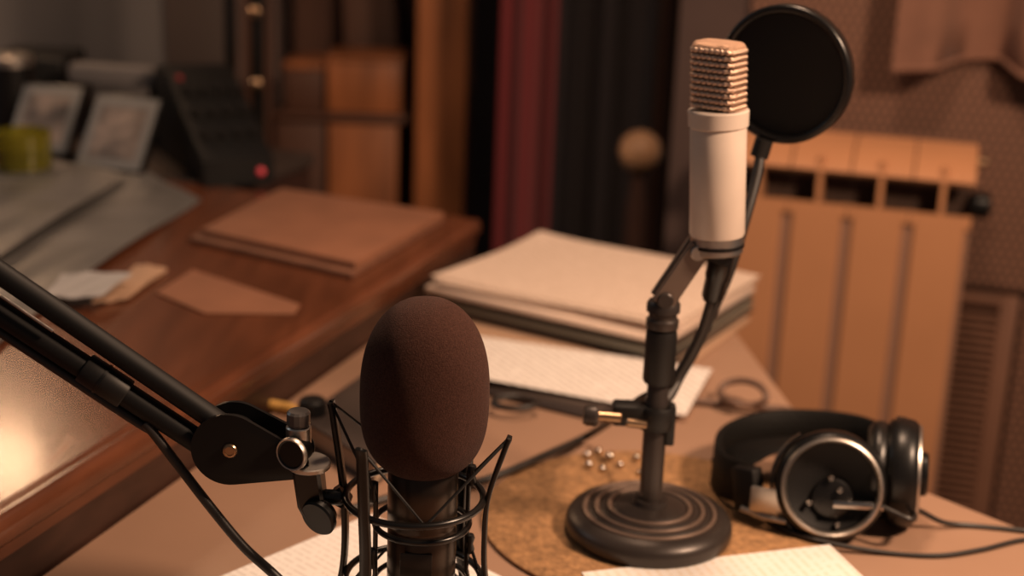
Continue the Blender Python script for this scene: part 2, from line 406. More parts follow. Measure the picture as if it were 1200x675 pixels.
# ------------------------------------------------------------------ brown cloth valance over the wall
def valance():
    bm = NB(); cols = []
    n = 90
    for i in range(n + 1):
        s = -0.128 + 1.1 * i / n
        x = (s + 0.02) / 0.05; st = 1 / (1 + math.exp(-x * 2.2))
        sg = lambda c, w: 1 / (1 + math.exp(-(s - c) / w))
        gap = sg(-.055, .009) * (1 - sg(.028, .006))          # here the cloth lies back against the wall
        zb = 0.986 + 0.017 * gap + 0.002 * math.sin(s * 60)
        d = 0.078 - 0.064 * gap + 0.005 * math.sin(s * 70) * (1 - gap)
        col = []
        for j in range(14):
            f = j / 13; z = zb + (1.75 - zb) * f
            dd = d * (1 - 0.45 * f)
            col.append(WO + WD * s + WN * dd + Zx * z)
        cols.append(col)
    th = 0.003
    A = [[bm.verts.new(p) for p in c] for c in cols]; B = [[bm.verts.new(p - WN * th) for p in c] for c in cols]
    for i in range(n):
        for j in range(13):
            bm.faces.new((A[i][j], A[i + 1][j], A[i + 1][j + 1], A[i][j + 1])); bm.faces.new((B[i][j], B[i][j + 1], B[i + 1][j + 1], B[i + 1][j]))
        bm.faces.new((A[i][0], B[i][0], B[i + 1][0], A[i + 1][0])); bm.faces.new((A[i][13], A[i + 1][13], B[i + 1][13], B[i][13]))
    for i in (0, n):
        for j in range(13): bm.faces.new((A[i][j], A[i][j + 1], B[i][j + 1], B[i][j]))
    # hem roll along the lower edge
    add_sweep(bm, [c[0] - WN * th * 0.5 for c in cols], circ(0.0045, 8))
    return bm
vo = obj('curtain_valance', valance(), M['valance'], ang=80)
tag(vo, 'brown cloth curtain with a wavy hem hanging above the radiator', 'curtain')

# ------------------------------------------------------------------ curtains and things in the dark at the back
def curtain(name, x0, x1, y, z0, z1, amp, nw, mt, label, ph=0.0, lean=0.0):
    bm = NB(); n = 120; cols = []
    for i in range(n + 1):
        f = i / n; x = x0 + (x1 - x0) * f
        dy = amp * math.sin(f * nw * 2 * PI + ph) + amp * 0.4 * math.sin(f * nw * 4.7 * PI + 2 + ph)
        cols.append([V(x + lean * (1 - j / 5), y + dy * (1 - 0.25 * j / 5), z0 + (z1 - z0) * j / 5) for j in range(6)])
    A = [[bm.verts.new(p) for p in c] for c in cols]; B = [[bm.verts.new(p + V(0, 0.004, 0)) for p in c] for c in cols]
    for i in range(n):
        for j in range(5):
            bm.faces.new((A[i][j], A[i + 1][j], A[i + 1][j + 1], A[i][j + 1])); bm.faces.new((B[i][j], B[i][j + 1], B[i + 1][j + 1], B[i + 1][j]))
        bm.faces.new((A[i][0], B[i][0], B[i + 1][0], A[i + 1][0])); bm.faces.new((A[i][5], A[i + 1][5], B[i + 1][5], B[i][5]))
    for i in (0, n):
        for j in range(5): bm.faces.new((A[i][j], A[i][j + 1], B[i][j + 1], B[i][j]))
    o = obj(name, bm, mt, ang=80)
    return tag(o, label, 'curtain')
YC = 2.55
xr = lambda px, y=YC: on_y(px, 150, y).x
curtain('red_curtain', xr(583), xr(648), YC, 0.02, 2.2, 0.020, 1.6, M['red'], 'dark red curtain hanging behind the stack of papers', 0.4, 0.0)
curtain('black_curtain', xr(640, YC + .09), xr(765, YC + .09), YC + 0.09, 0.02, 2.2, 0.022, 3, M['dark_curtain'], 'black curtain right of the red one in the dark corner', 1.0)
# brown wooden panels at the end of the right wall
struct('trim_1', box(xr(762, 2.75), 0.40, 2.75, 2.80, 0, 2.5, 0.004), M['wall_dark'], smooth=False)
for i, (a, b) in enumerate(((758, 776), (788, 812))):
    struct('trim_%d' % (i + 2), box(xr(a, 2.72), xr(b, 2.72), 2.70, 2.7495, 0, 2.5, 0.004), M['shelf_dark'], smooth=False)

# ball-topped wooden post
pb = on_y(750, 178, 2.32)
t = thing('coat_stand', 'wooden post topped by a pale round ball, left of the white microphone', 'coat stand', (pb.x, pb.y, 0))
obj('ball_finial', lathe([(0, -.036), (.012, -.034), (.026, -.024), (.035, -.006), (.034, .012), (.024, .027), (.010, .034), (0, .035)], pb, V(0.25, 0, 1)), M['pale_wood'], t)
obj('post', lathe([(0, 0), (.022, 0), (.022, .02), (.019, .03), (.018, pb.z - .09), (.013, pb.z - .07), (.012, pb.z - .03), (0, pb.z - .03)], V(pb.x, pb.y, 0), seg=24), M['shelf_dark'], t)
obj('foot', lathe([(0, 0.0), (.15, 0.0), (.15, .015), (.10, .03), (.03, .045), (.0221, .06), (0, .06)], V(pb.x, pb.y, 0.0), seg=32), M['shelf_dark'], t)

# ------------------------------------------------------------------ wooden shelving behind the console
YS = 2.85
def xs(px, y=YS): return on_y(px, 120, y).x
def zs(py, px=450, y=YS): return on_y(px, py, y).z
t = thing('shelving_unit', 'orange wooden shelving unit against the back wall, left of the red curtain', 'shelf', (xs(430), YS + .15, 0))
SH0, SH1, SH2 = xs(318), xs(488), xs(546)
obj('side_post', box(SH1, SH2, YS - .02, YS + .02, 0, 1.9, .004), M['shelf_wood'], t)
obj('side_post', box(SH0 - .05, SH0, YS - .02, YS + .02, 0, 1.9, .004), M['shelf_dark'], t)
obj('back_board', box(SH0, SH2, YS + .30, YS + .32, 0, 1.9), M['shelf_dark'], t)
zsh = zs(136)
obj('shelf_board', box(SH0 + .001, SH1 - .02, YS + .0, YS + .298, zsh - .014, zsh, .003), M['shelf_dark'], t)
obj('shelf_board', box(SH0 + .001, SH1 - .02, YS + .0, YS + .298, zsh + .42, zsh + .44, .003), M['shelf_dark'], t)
dl, dr, dzb = xs(384), xs(466), 0.30
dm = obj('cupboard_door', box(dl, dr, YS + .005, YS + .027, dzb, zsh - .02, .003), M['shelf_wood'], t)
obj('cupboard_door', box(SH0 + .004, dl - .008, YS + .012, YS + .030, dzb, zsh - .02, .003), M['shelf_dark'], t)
# wooden crate on the shelf
cr = thing('wooden_box', 'orange wooden box standing on the shelf of the shelving unit', 'box', (xs(425), YS + .08, zsh))
bz = zs(70) - zsh
obj('box_body', box(xs(381), xs(468), YS + .02, YS + .16, zsh + .0005, zsh + bz * .93, .004), M['shelf_wood'], cr)
obj('lid', box(xs(379), xs(470), YS + .012, YS + .168, zsh + bz * .93, zsh + bz, .003), M['shelf_wood'], cr)
bk = thing('storage_box', 'smaller dark box on the shelf beside the orange wooden box', 'box', (xs(350), YS + .08, zsh))
obj('box_body', box(xs(332), xs(377), YS + .02, YS + .14, zsh + .0005, zsh + bz * .75, .004), M['shelf_dark'], bk)
obj('lid', box(xs(331), xs(378), YS + .014, YS + .146, zsh + bz * .75, zsh + bz * .88, .003), M['shelf_wood'], bk)
# board leaning at the back of the shelf
pl = NB()
p0, p1 = V(xs(400), YS + .22, zsh + bz + .001), V(xs(432), YS + .22, zsh + bz + .19)
pl = prism([V(xs(392), YS + .20, zsh), V(xs(460), YS + .20, zsh), V(xs(436), YS + .27, zsh + .40), V(xs(376), YS + .27, zsh + .40)], V(0, .012, .002), .002)
tag(obj('leaning_board', pl, M['shelf_dark']), 'brown board leaning at the back of the shelf above the orange box', 'board')

# dark tall rack with brass knobs
t = thing('rack_stand', 'tall black metal rack with brass knobs, left of the wooden shelving', 'stand', (on_y(285, 150, 2.2).x, 2.2, 0))
xa, xb = on_y(273, 100, 2.2).x, on_y(303, 100, 2.2).x
xc = on_y(196, 60, 2.2).x
obj('upright', box(xa - .008, xa + .006, 2.19, 2.21, 0, 1.9, .002), M['black_metal'], t)
obj('upright', box(xb - .010, xb + .010, 2.19, 2.21, 0, 1.9, .002), M['black_metal'], t)
obj('rack_panel', box(xc, xa - .0085, 2.195, 2.205, 0, 1.9, .001), M['book_dark'], t)
obj('crossbar', box(xa + .0065, xb - .0105, 2.194, 2.206, .55, .57, .001), M['black_metal'], t)
obj('crossbar', box(xa + .0065, xb - .0105, 2.194, 2.206, 1.2, 1.22, .001), M['black_metal'], t)
for py in (14, 98):
    p = on_y(302, py, 2.185)
    obj('knob', lathe([(0, 0), (.004, 0), (.004, .006), (.009, .009), (.009, .015), (.005, .018), (0, .018)], V(xb, 2.1905, p.z), V(0, -1, 0), 20), M['brass'], t)

# ------------------------------------------------------------------ the wooden console on the left
CO = V(-0.3295, 0.923, 0); CA = V(0.3213, 0.947, 0).normalized(); CB = V(-CA.y, CA.x, 0)
CZ = 0.812
def CP(s, tt, z): return CO + CA * s + CB * tt + Zx * z
t = thing('wooden_console', 'dark varnished wooden console desk with a moulded edge, left of the beige table', 'desk', CP(0.1, 0.45, 0))
S_0, S_1, T_1 = -0.75, 0.876, 0.98
obj('desk_top', prism([CP(S_0, 0.016, CZ - 0.030), CP(S_1 - 0.016, 0.016, CZ - 0.030), CP(S_1 - 0.016, T_1, CZ - 0.030), CP(S_0, T_1, CZ - 0.030)], Zx * 0.0295, 0.0), M['wood'], t, smooth=False)
def moulding(p, q, outward):
    """a profiled edge strip: rounded lip, groove and a flat face"""
    prof = [(0.000, 0.780), (0.0, 0.790), (0.0045, 0.7925), (0.0065, 0.796), (0.0065, 0.8045), (0.004, 0.8105), (-0.001, 0.8125), (-0.0065, 0.811), (-0.009, 0.8117), (-0.0165, 0.8117), (-0.0165, 0.780)]
    d = q - p
    return prism([p + outward * a + Zx * z for a, z in prof], d)
obj('moulded_edge', moulding(CP(S_0, 0, 0), CP(S_1, 0, 0), -CB), M['wood'], t, ang=50)
obj('moulded_edge', moulding(CP(S_1, 0.0170, 0), CP(S_1, T_1, 0), CA), M['wood'], t, ang=50)
obj('front_panel', prism([CP(S_0, 0.0005, 0.0), CP(S_1 - 0.002, 0.0005, 0.0), CP(S_1 - 0.002, 0.030, 0.0), CP(S_0, 0.030, 0.0)], Zx * 0.7795), M['wood_edge'], t, smooth=False)
obj('end_panel', prism([CP(S_1 - 0.030, 0.0305, 0.0), CP(S_1 - 0.002, 0.0305, 0.0), CP(S_1 - 0.002, T_1 - .01, 0.0), CP(S_1 - 0.030, T_1 - .01, 0.0)], Zx * 0.7795), M['wood_edge'], t, smooth=False)
t = thing('side_cabinet', 'dark low cabinet behind the wooden console, under the sound mixer and speaker', 'cabinet', CP(1.0, .8, 0))
obj('cabinet_body', prism([CP(.8835, .36, 0), CP(1.13, .36, 0), CP(1.13, 1.25, 0), CP(.8835, 1.25, 0)], Zx * .793), M['wood_edge'], t, smooth=False)
obj('cabinet_top', prism([CP(.8835, .355, .7935), CP(1.135, .355, .7935), CP(1.135, 1.255, .7935), CP(.8835, 1.255, .7935)], Zx * .0183, .002), M['book_dark'], t)
CZ = 0.8122
# brown sheet and pile of brown pages on the console
def flat_poly(pxs, z): return [on_z(a, b, z) for a, b in pxs]
tag(obj('brown_sheet', prism(flat_poly([(183, 344), (226, 317), (352, 358), (345, 369), (240, 368)], CZ), Zx * .0012), M['brown_paper'], smooth=False), 'single brown paper sheet lying on the wooden console', 'paper')
t = thing('paper_pile', 'low pile of brown pages at the far end of the wooden console', 'papers', on_z(380, 270, CZ))
obj('cover_board', prism(flat_poly([(222, 284), (322, 230), (520, 261), (412, 327)], CZ), Zx * .006, .001), M['brown_paper2'], t)
obj('top_pages', prism(flat_poly([(236, 276), (330, 227), (520, 256), (416, 316)], CZ + .0062), Zx * .008, .001), M['brown_paper'], t)

# grey plastic sleeves, white card, photo cards, case and glass at the back of the console
def wrink(a): return lambda s, tt: a * (1 + math.sin(3 * s + 2 * tt) * .5 + math.sin(7 * s - 4 * tt + 1) * .3) * .5
def q_sheet(name, pxs, z, th, mt, amp):
    P = flat_poly(pxs, z); bm = NB(); n = 18
    top = [[None] * (n + 1) for _ in range(n + 1)]; bot = [[None] * (n + 1) for _ in range(n + 1)]
    w = wrink(amp)
    for i in range(n + 1):
        for j in range(n + 1):
            a, b = i / n, j / n
            p = P[0] * (1 - a) * (1 - b) + P[1] * a * (1 - b) + P[2] * a * b + P[3] * (1 - a) * b
            h = w(a * 2 - 1, b * 2 - 1)
            bot[i][j] = bm.verts.new(p + Zx * h); top[i][j] = bm.verts.new(p + Zx * (h + th))
    for i in range(n):
        for j in range(n):
            bm.faces.new((top[i][j], top[i + 1][j], top[i + 1][j + 1], top[i][j + 1])); bm.faces.new((bot[i][j], bot[i][j + 1], bot[i + 1][j + 1], bot[i + 1][j]))
    for i in range(n):
        bm.faces.new((top[i][0], bot[i][0], bot[i + 1][0], top[i + 1][0])); bm.faces.new((top[i][n], top[i + 1][n], bot[i + 1][n], bot[i][n]))
        bm.faces.new((top[0][i], top[0][i + 1], bot[0][i + 1], bot[0][i])); bm.faces.new((top[n][i], bot[n][i], bot[n][i + 1], top[n][i + 1]))
    return obj(name, bm, mt, ang=70)
tag(q_sheet('plastic_sleeve', [(-110, 330), (70, 348), (236, 236), (130, 190)], CZ, .0008, M['film'], .010), 'crumpled grey plastic sleeve lying on the left of the console', 'plastic sleeve')
tag(q_sheet('plastic_bag', [(-160, 290), (-20, 318), (150, 206), (10, 186)], CZ + .013, .0008, M['film'], .008), 'second grey plastic sheet under the yellow glass and picture cases', 'plastic sheet')
tag(q_sheet('plastic_film', [(-110, 440), (-20, 425), (75, 345), (-60, 330)], CZ, .0008, M['film'], .008), 'small piece of grey plastic film at the left edge, nearer the boom arm', 'plastic film')
tag(q_sheet('white_card', [(52, 352), (120, 350), (155, 322), (72, 324)], CZ + .014, .0012, M['white_card'], .004), 'white paper scrap lying on the grey plastic sleeve', 'paper')
tag(q_sheet('tan_strip', [(108, 358), (150, 352), (196, 318), (160, 314)], CZ + .001, .003, M['kraft'], .003), 'tan card strip beside the white paper scrap', 'card')

def leaning_card(name, px, w, h, y, rot, label, grp=None):
    """card in a clear case: thick tray, border, picture; leans back"""
    a = V(math.cos(rot), math.sin(rot), 0); b0 = V(-a.y, a.x, 0)
    lean = math.radians(38)
    up = (Zx * math.cos(lean) + b0 * math.sin(lean)).normalized(); n = a.cross(up).normalized()
    base = on_z(px[0], px[1], CZ + .0025); t = thing(name, label, 'case', base, grp)
    c = base + up * (h / 2) - n * .006 * -1
    cc = base + up * (h / 2 + .004) - n * 0.0
    add = lambda d, hx, hz, th, off: add_box(NB(), cc + n * off, a, n, up, hx, th, hz, d)
    obj('case_tray', add(.0015, w / 2, h / 2, .006, 0.0), M['black'], t)
    obj('card', add(0, w / 2 * .93, h / 2 * .93, .0005, .0068), M['photo_border'], t)
    obj('picture', add(0, w / 2 * .70, h / 2 * .68, .0004, .0078), M['photo_pic'], t)
    return t
leaning_card('picture_case', (126, 206), .100, .115, 1.8, math.radians(-14), 'black case holding a white bordered picture, nearer the black equipment case')
leaning_card('picture_case', (42, 185), .095, .110, 1.8, math.radians(-10), 'black case holding a picture, beside the yellow glass')
# shelf rail behind the cards
t = thing('equipment_rail', 'grey flat bar lying across the back of the console behind the picture cases', 'bar', on_z(140, 150, CZ))
P = [on_y(a, b, 2.12) for a, b in ((85, 84), (196, 92))]
obj('bar', add_box(NB(), (P[0] + P[1]) / 2, (P[1] - P[0]).normalized(), V(0, 1, 0), Zx, (P[1] - P[0]).length / 2, .02, .013, .002), M['wall_grey'], t)
for f in (.15, .85):
    p = P[0].lerp(P[1], f); obj('bar_foot', box(p.x - .006, p.x + .006, 2.115, 2.127, CZ, p.z - .0125), M['black'], t)
# dark speaker-like box at the far left
p = on_y(48, 76, 2.2)
t = thing('desk_monitor', 'small black box shaped speaker at the back left of the console', 'speaker', V(p.x, 2.2, CZ))
obj('cabinet', box(p.x - .065, p.x + .050, 2.15, 2.27, CZ, p.z + .02, .008, 3), M['black_matte'], t)
obj('woofer', lathe([(0, -.004), (.018, -.002), (.030, .003), (.034, .002), (.034, -.003), (0, -.005)], V(p.x - .008, 2.148, CZ + .055), V(0, -1, 0), 32), M['rubber'], t)
wp = on_y(12, 66, 2.08)
t = thing('steel_lid', 'shiny pale metal tin at the far left edge of the console', 'tin', V(wp.x, 2.08, CZ))
obj('tin_body', lathe([(0, 0), (.028, 0), (.030, .002), (.030, wp.z - CZ - .012), (0, wp.z - CZ - .012)], V(wp.x, 2.08, CZ), seg=32), M['black'], t)
obj('tin_lid', lathe([(0, wp.z - CZ - .0118), (.031, wp.z - CZ - .0118), (.031, wp.z - CZ), (.028, wp.z - CZ + .003), (0, wp.z - CZ + .005)], V(wp.x, 2.08, CZ), seg=32), M['silver'], t)

# black sloping equipment case with a red light
t = thing('sound_mixer', 'black sloping sound mixer with a small red light at the back of the console', 'mixer', on_z(250, 230, CZ))
e = on_z(322, 214, CZ); w0 = on_z(238, 220, CZ)
ux = (e - w0).normalized(); uy = V(-ux.y, ux.x, 0)
L_ = (e - w0).length
def mp(a, b, z): return V(w0.x, w0.y, CZ) + ux * a + uy * b + Zx * z
bm = prism([mp(0, 0, 0.0003), mp(0, .25, .0003), mp(0, .25, .125), mp(0, .19, .130), mp(0, 0.0, .035)], ux * L_, .004)
obj('mixer_body', bm, M['black_matte'], t)
sl = (mp(0, .19, .130) - mp(0, 0, .035)).normalized(); sn = ux.cross(sl).normalized()
for i in range(4):
    for j in range(3):
        c = mp(L_ * (.15 + .23 * i), 0, .035) + sl * (.05 + .05 * j) + sn * .0005
        obj('mixer_knob', lathe([(0, 0), (.007, 0), (.006, .010), (.005, .012), (0, .012)], c, sn, 16), M['rubber'], t)
lp = mp(L_ * .80, -0.0005, .017)
ll = obj('power_light', lathe([(0, 0), (.0055, 0), (.0050, .004), (.0025, .006), (0, .0065)], lp, -uy, 16), M['led'], t); ll['label'] = 'glowing red power light'
lp2 = mp(L_ * .15, 0, .035) + sl * .185 + sn * .0005
obj('signal_light', lathe([(0, 0), (.005, 0), (.0045, .003), (0, .0055)], lp2, sn, 16), M['red_led_off'], t)

# yellow-green glass
g0 = on_z(30, 212, CZ)
t = thing('glass_tumbler', 'yellow green glass tumbler on the far left of the console', 'glass', V(g0.x, g0.y, CZ))
obj('glass_wall', lathe([(0, .0), (.030, .0), (.034, .004), (.036, .066), (.0345, .067), (.0325, .008), (0, .006)], V(g0.x, g0.y, CZ), seg=40), M['yellow_glass'], t)
obj('drink', lathe([(0, .0085), (.0315, .0085), (.0335, .045), (0, .045)], V(g0.x, g0.y, CZ), seg=40), M['yellow_glass'], t)

# ------------------------------------------------------------------ the beige table
t = thing('studio_table', 'beige laminate table top carrying the microphones, papers and headphones', 'table', (0.1, 1.1, 0))
tl = lambda s: CP(s, -0.0025, 0)
a, b = tl(-0.62), tl(0.868)
poly = [V(a.x, a.y, 0), V(0.75, a.y, 0), V(0.66, 0.82, 0), V(0.417, 1.058, 0), V(0.362, 1.118, 0), V(0.318, 1.166, 0), V(0.292, 1.205, 0), V(0.280, 1.262, 0), V(0.270, 1.349, 0), V(0.247, 1.56, 0), V(0.226, 1.72, 0), V(0.05, 1.79, 0), V(b.x, b.y, 0)]
obj('table_top', prism([p + Zx * (TZ - .028) for p in poly], Zx * .028, .0015), M['table'], t, ang=40)
for x, y in ((-0.05, 1.60), (0.19, 1.62), (0.45, 0.55), (-0.28, 0.55)):
    obj('leg', box(x - .02, x + .02, y - .02, y + .02, 0, TZ - .0285, .003), M['black_metal'], t)

# round brown mat
MC = V(0.118, 1.046, 0)
o = obj('round_mat', lathe([(0, 0), (.1335, 0), (.135, .0012), (.135, .0030), (.1335, .004), (0, .004)], MC + Zx * TZ, seg=128), M['cork'])
tag(local_origin(o, MC + Zx * TZ), 'round brown fibre mat under the desk microphone stand', 'mat')
MZ = TZ + .0042

# ------------------------------------------------------------------ papers
u = V(-0.104, -0.117, 0).normalized(); v = V(-u.y, u.x, 0)       # v towards the right
c0 = V(-0.104, 1.040, 0); c = c0 + u * .1485 + v * .105
o = obj('printed_sheet', sheet(c, u, v, .1485, .105, TZ + .0002, .0004, lambda s, tt: .0012 * (1 + s * tt) * .5), M['paper_text'], ang=60)
tag(local_origin(o, V(c.x, c.y, TZ)), 'white printed sheet under the foam covered microphone', 'paper', None)
u2 = V(-0.187, -0.0555, 0).normalized(); v2 = V(-u2.y, u2.x, 0)
c0 = V(0.2505, 1.0075, 0); c = c0 + u2 * .1 + v2 * .1485
o = obj('script_page', sheet(c, u2, v2, .100, .1485, MZ + .0004, .0004, lambda s, tt: .0008 * (1 - s)), M['paper_text2'], ang=60)
tag(local_origin(o, V(c.x, c.y, MZ)), 'white script page in front of the stand base and headphones', 'paper')

# the stack of books and papers
SU = V(math.cos(math.radians(-30)), math.sin(math.radians(-30)), 0); SVv = V(-SU.y, SU.x, 0)
SCc = V(0.092, 1.574, 0)
def slab(name, du, dv, hu, hv, z0, z1, mt, rot=0.0, parent=None, bev=.001):
    R = Matrix.Rotation(math.radians(rot), 3, 'Z')
    return obj(name, add_box(NB(), SCc + SU * du + SVv * dv + Zx * ((z0 + z1) / 2), R @ SU, R @ SVv, Zx, hu, hv, (z1 - z0) / 2, bev), mt, parent)
z = TZ + .0003
tag(slab('stack_shade_sheet', .003, -.038, .158, .125, z, z + .0035, M['kraft'], 2), 'flat brown sheet put in for the shade below the paper stack', 'envelope')  # brown sheet standing in for the shaded strip in front of the stack
z += .0036
def book(name, label, du, dv, hu, hv, z, h, cov, rot):
    c = SCc + SU * du + SVv * dv + Zx * z
    t = thing(name, label, 'book', c)
    slab('back_cover', du, dv, hu, hv, z, z + .0018, cov, rot, t, .0005)
    slab('page_block', du, dv, hu - .003, hv - .003, z + .0018, z + h - .0018, M['pages'], rot, t, .0004)
    slab('front_cover', du, dv, hu, hv, z + h - .0018, z + h, cov, rot, t, .0005)
    R = Matrix.Rotation(math.radians(rot), 3, 'Z')
    obj('spine', add_box(NB(), SCc + SU * du + SVv * dv + R @ SVv * -(hv - .0008) + Zx * (z + h / 2), R @ SU, R @ SVv, Zx, hu, .0008, h / 2 - .0019, 0), cov, t)
    return t
book('notebook', 'dark hardback notebook lowest of the stack, on the brown shade sheet', .004, .002, .148, .112, z, .009, M['book_dark'], 1); z += .0092
book('ledger', 'grey green ledger in the middle of the stack', -.002, .0, .150, .116, z, .008, M['folder_grey'], -1.5); z += .0082
book('binder', 'thin dark binder directly beneath the cream sheaf of papers', .002, .001, .147, .113, z, .0065, M['book_dark'], .5); z += .0067
# cream sheaf: block of pages with a wavy top sheet
t = thing('paper_sheaf', 'thick cream sheaf of typed papers on top of the stack', 'papers', SCc + Zx * z)
R_ = Matrix.Rotation(math.radians(-1), 3, 'Z')
slab('sheaf_block', .0, -.002, .149, .118, z, z + .0075, M['sheaf_side'], -1, t, .002)
slab('upper_block', .003, .004, .146, .115, z + .0077, z + .012, M['sheaf_side'], .6, t, .0015)
def wave(s, tt): return .0016 * (1 + math.sin(2.1 * s + 1.2 * tt + .5)) + .006 * max(0, -s) ** 3 * max(0, tt) ** 2
c = SCc + SU * .003 + SVv * .004
o = obj('top_sheet', sheet(c, R_ @ SU, R_ @ SVv, .147, .115, z + .0122, .0005, wave, 24, 18), M['paper_stack'], t, ang=60)
for k, (du, dv, r) in enumerate(((.004, -.005, 1.5), (-.004, -.003, -2.5), (.003, .003, -.3))):
    R2 = Matrix.Rotation(math.radians(r), 3, 'Z')
    obj('loose_sheet', sheet(SCc + SU * (du + .003) + SVv * (dv + .006), R2 @ SU, R2 @ SVv, .146, .114, z + .0128 + .0009 * (k + 1), .0005, lambda s, tt, k=k: wave(s, tt) + .0004 * k * (1 + s), 24, 18), M['paper_stack'], t, ang=60)

# dark folder and the printed list lying over it
FU = V(.88, -.475, 0).normalized(); FV = V(-FU.y, FU.x, 0)
fz = TZ + .0003
fc = V(.0, 1.353, 0)
t = thing('dark_folder', 'dark brown folder half covered by the white printed list', 'folder', fc + Zx * fz)
obj('folder_cover', add_box(NB(), fc + Zx * (fz + .0025), FU, FV, Zx, .125, .050, .0025, .0015), M['folder_black'], t)
obj('folder_flap', add_box(NB(), fc + FV * .004 + Zx * (fz + .0058), FU, FV, Zx, .120, .045, .0007, .0004), M['book_dark'], t)
LU = V(.955, -.297, 0).normalized(); LV = V(-LU.y, LU.x, 0)
lc = V(.166, 1.258, 0) - LU * .1485 + LV * .068
o = obj('printed_list', sheet(lc, LU, LV, .1485, .068, fz + .0072, .0004, lambda s, tt: .011 * ((1 - tt) * .5) ** 1.5 * ((1 - s) * .5) ** 1.2 , 24, 14), M['paper_list'], ang=60)
tag(local_origin(o, V(lc.x, lc.y, fz)), 'white printed list sheet between the paper stack and the stand clamp', 'paper')
# black cable coil on the folder
cc = on_z(603, 474, fz + .009)
pts = [V(cc.x + .020 * math.cos(a) * (1 + .08 * math.sin(2.3 * a)), cc.y + .016 * math.sin(a), TZ + .0095 + .0016 * a / 6.28) for a in [i * .2 for i in range(64)]]
tag(obj('cable_coil', tube(pts, .0022, 8), M['cable']), 'small black cable coil on the dark folder right of the foam windscreen', 'cable')

# dark hardback book left of the windscreen, with a yellow marker
hb = [on_z(a, b, TZ + .02) for a, b in ((352, 492), (436, 432), (520, 470), (440, 545))]
t = thing('hardback_book', 'dark brown closed book lying between the console and the foam microphone', 'book', on_z(435, 490, TZ))
bb = [V(p.x, p.y, TZ + .0003) for p in hb]
obj('back_cover', prism(bb, Zx * .002, .0005), M['book_dark'], t)
cen = sum(bb, V(0, 0, 0)) / 4
obj('page_block', prism([cen + (p - cen) * .965 + Zx * .002 for p in bb], Zx * .0165), M['pages'], t)
obj('front_cover', prism([p + Zx * .0185 for p in bb], Zx * .0025, .0006), M['book_dark'], t)
a_, b_ = on_z(302, 472, TZ + .005), on_z(346, 481, TZ + .005)
t = thing('marker_pen', 'yellow marker pen lying at the foot of the wooden console', 'pen', V(a_.x, a_.y, TZ))
ax = b_ - a_; Ln = ax.length
obj('pen_barrel', lathe([(0, 0), (.0048, 0), (.005, .0006), (.005, Ln * .64), (.0046, Ln * .66), (0, Ln * .66)], V(a_.x, a_.y, TZ + .0058), V(ax.x, ax.y, 0).normalized(), 20), M['orange_pl'], t)
obj('pen_cap', lathe([(0, Ln * .665), (.0052, Ln * .665), (.0054, Ln * .68), (.0050, Ln * .97), (.003, Ln), (0, Ln)], V(a_.x, a_.y, TZ + .0058), V(ax.x, ax.y, 0).normalized(), 20), M['orange_pl'], t)
k_ = on_z(366, 476, TZ + .028)
t = thing('bottle_cap', 'small black round cap lying on the dark closed book', 'cap', V(k_.x, k_.y, TZ + .0215))
obj('cap_body', lathe([(0, 0), (.012, 0), (.013, .001), (.012, .012), (.010, .014), (0, .0145)], V(k_.x, k_.y, TZ + .0213), seg=28), M['rubber'], t)

# small glass beads sparkling behind the base
bd = [on_z(a, b, MZ + .003) for a, b in ((688, 533), (701, 528), (714, 536), (690, 545), (727, 544), (746, 536), (750, 553), (706, 549))]
for i, p in enumerate(bd):
    r = (.0034, .0030, .0040, .0036, .0028, .0032, .0026, .003)[i]
    tag(obj('glass_bead', lathe([(r * math.sin(PI * k / 10) if 0 < k < 10 else 0, -r * math.cos(PI * k / 10)) for k in range(11)], V(p.x, p.y, MZ + r), seg=20), M['chrome']), 'tiny shiny bead on the brown mat behind the stand base', 'bead', 'shiny beads behind the stand base')

# ------------------------------------------------------------------ desk microphone stand
BX, BY = 0.1125, 1.022
t = thing('desk_microphone_stand', 'dark metal desk stand with a round ringed base holding the white microphone', 'microphone stand', (BX, BY, MZ))
B = V(BX, BY, MZ)
base_prof = [(0, 0), (.061, 0), (.0635, .002), (.0645, .006), (.0640, .011), (.0615, .0150), (.0555, .0180)]
def ridge(r0, h0): return [(r0 + .0030, h0 - .0002), (r0 + .0020, h0 - .0016), (r0 - .0020, h0 - .0014), (r0 - .0030, h0 + .0002)]
base_prof += ridge(.0500, .0192) + ridge(.0410, .0206) + ridge(.0310, .0220)
base_prof += [(.024, .0232), (.014, .0250), (.0125, .029), (0, .029)]
ba = obj('round_base', lathe(base_prof, B, seg=128), M['bronze'], t, ang=50)
for r0, h0 in ((.0500, .0180), (.0410, .0194), (.0310, .0208)):
    rl = obj('base_ring', add_sweep(NB(), circle_pts(B + Zx * (h0 + .0006), r0, n=96), circ(.0021, 10), True), M['ring_line'], t); rl['label'] = 'pale raised ring'
PT = on_y(778, 352, BY)                     # top of the pole
pole_axis = (PT - (B + Zx * .026)).normalized()
PLn = (PT - (B + Zx * .026)).length
P0 = B + Zx * .026
obj('pole', lathe([(0, 0), (.0088, 0), (.0088, PLn * .52), (.0080, PLn * .53), (.0080, PLn * .99), (0, PLn * .99)], P0, pole_axis, 40), M['pole'], t)
obj('clutch_grip', lathe([(.0079, PLn * .60), (.0110, PLn * .605), (.0120, PLn * .62), (.0117, PLn * .84), (.0110, PLn * .86), (.0079, PLn * .865)], P0, pole_axis, 32), M['rubber'], t)
obj('collar', lathe([(.0079, PLn * .87), (.0118, PLn * .872), (.0122, PLn * .89), (.0122, PLn * .91), (.0105, PLn * .92), (.0105, PLn * .94), (.0125, PLn * .95), (.0125, PLn * .985), (.011, PLn * 1.0), (0, PLn * 1.0)], P0, pole_axis, 40), M['pole'], t)
kz = P0 + pole_axis * (PLn * .40)
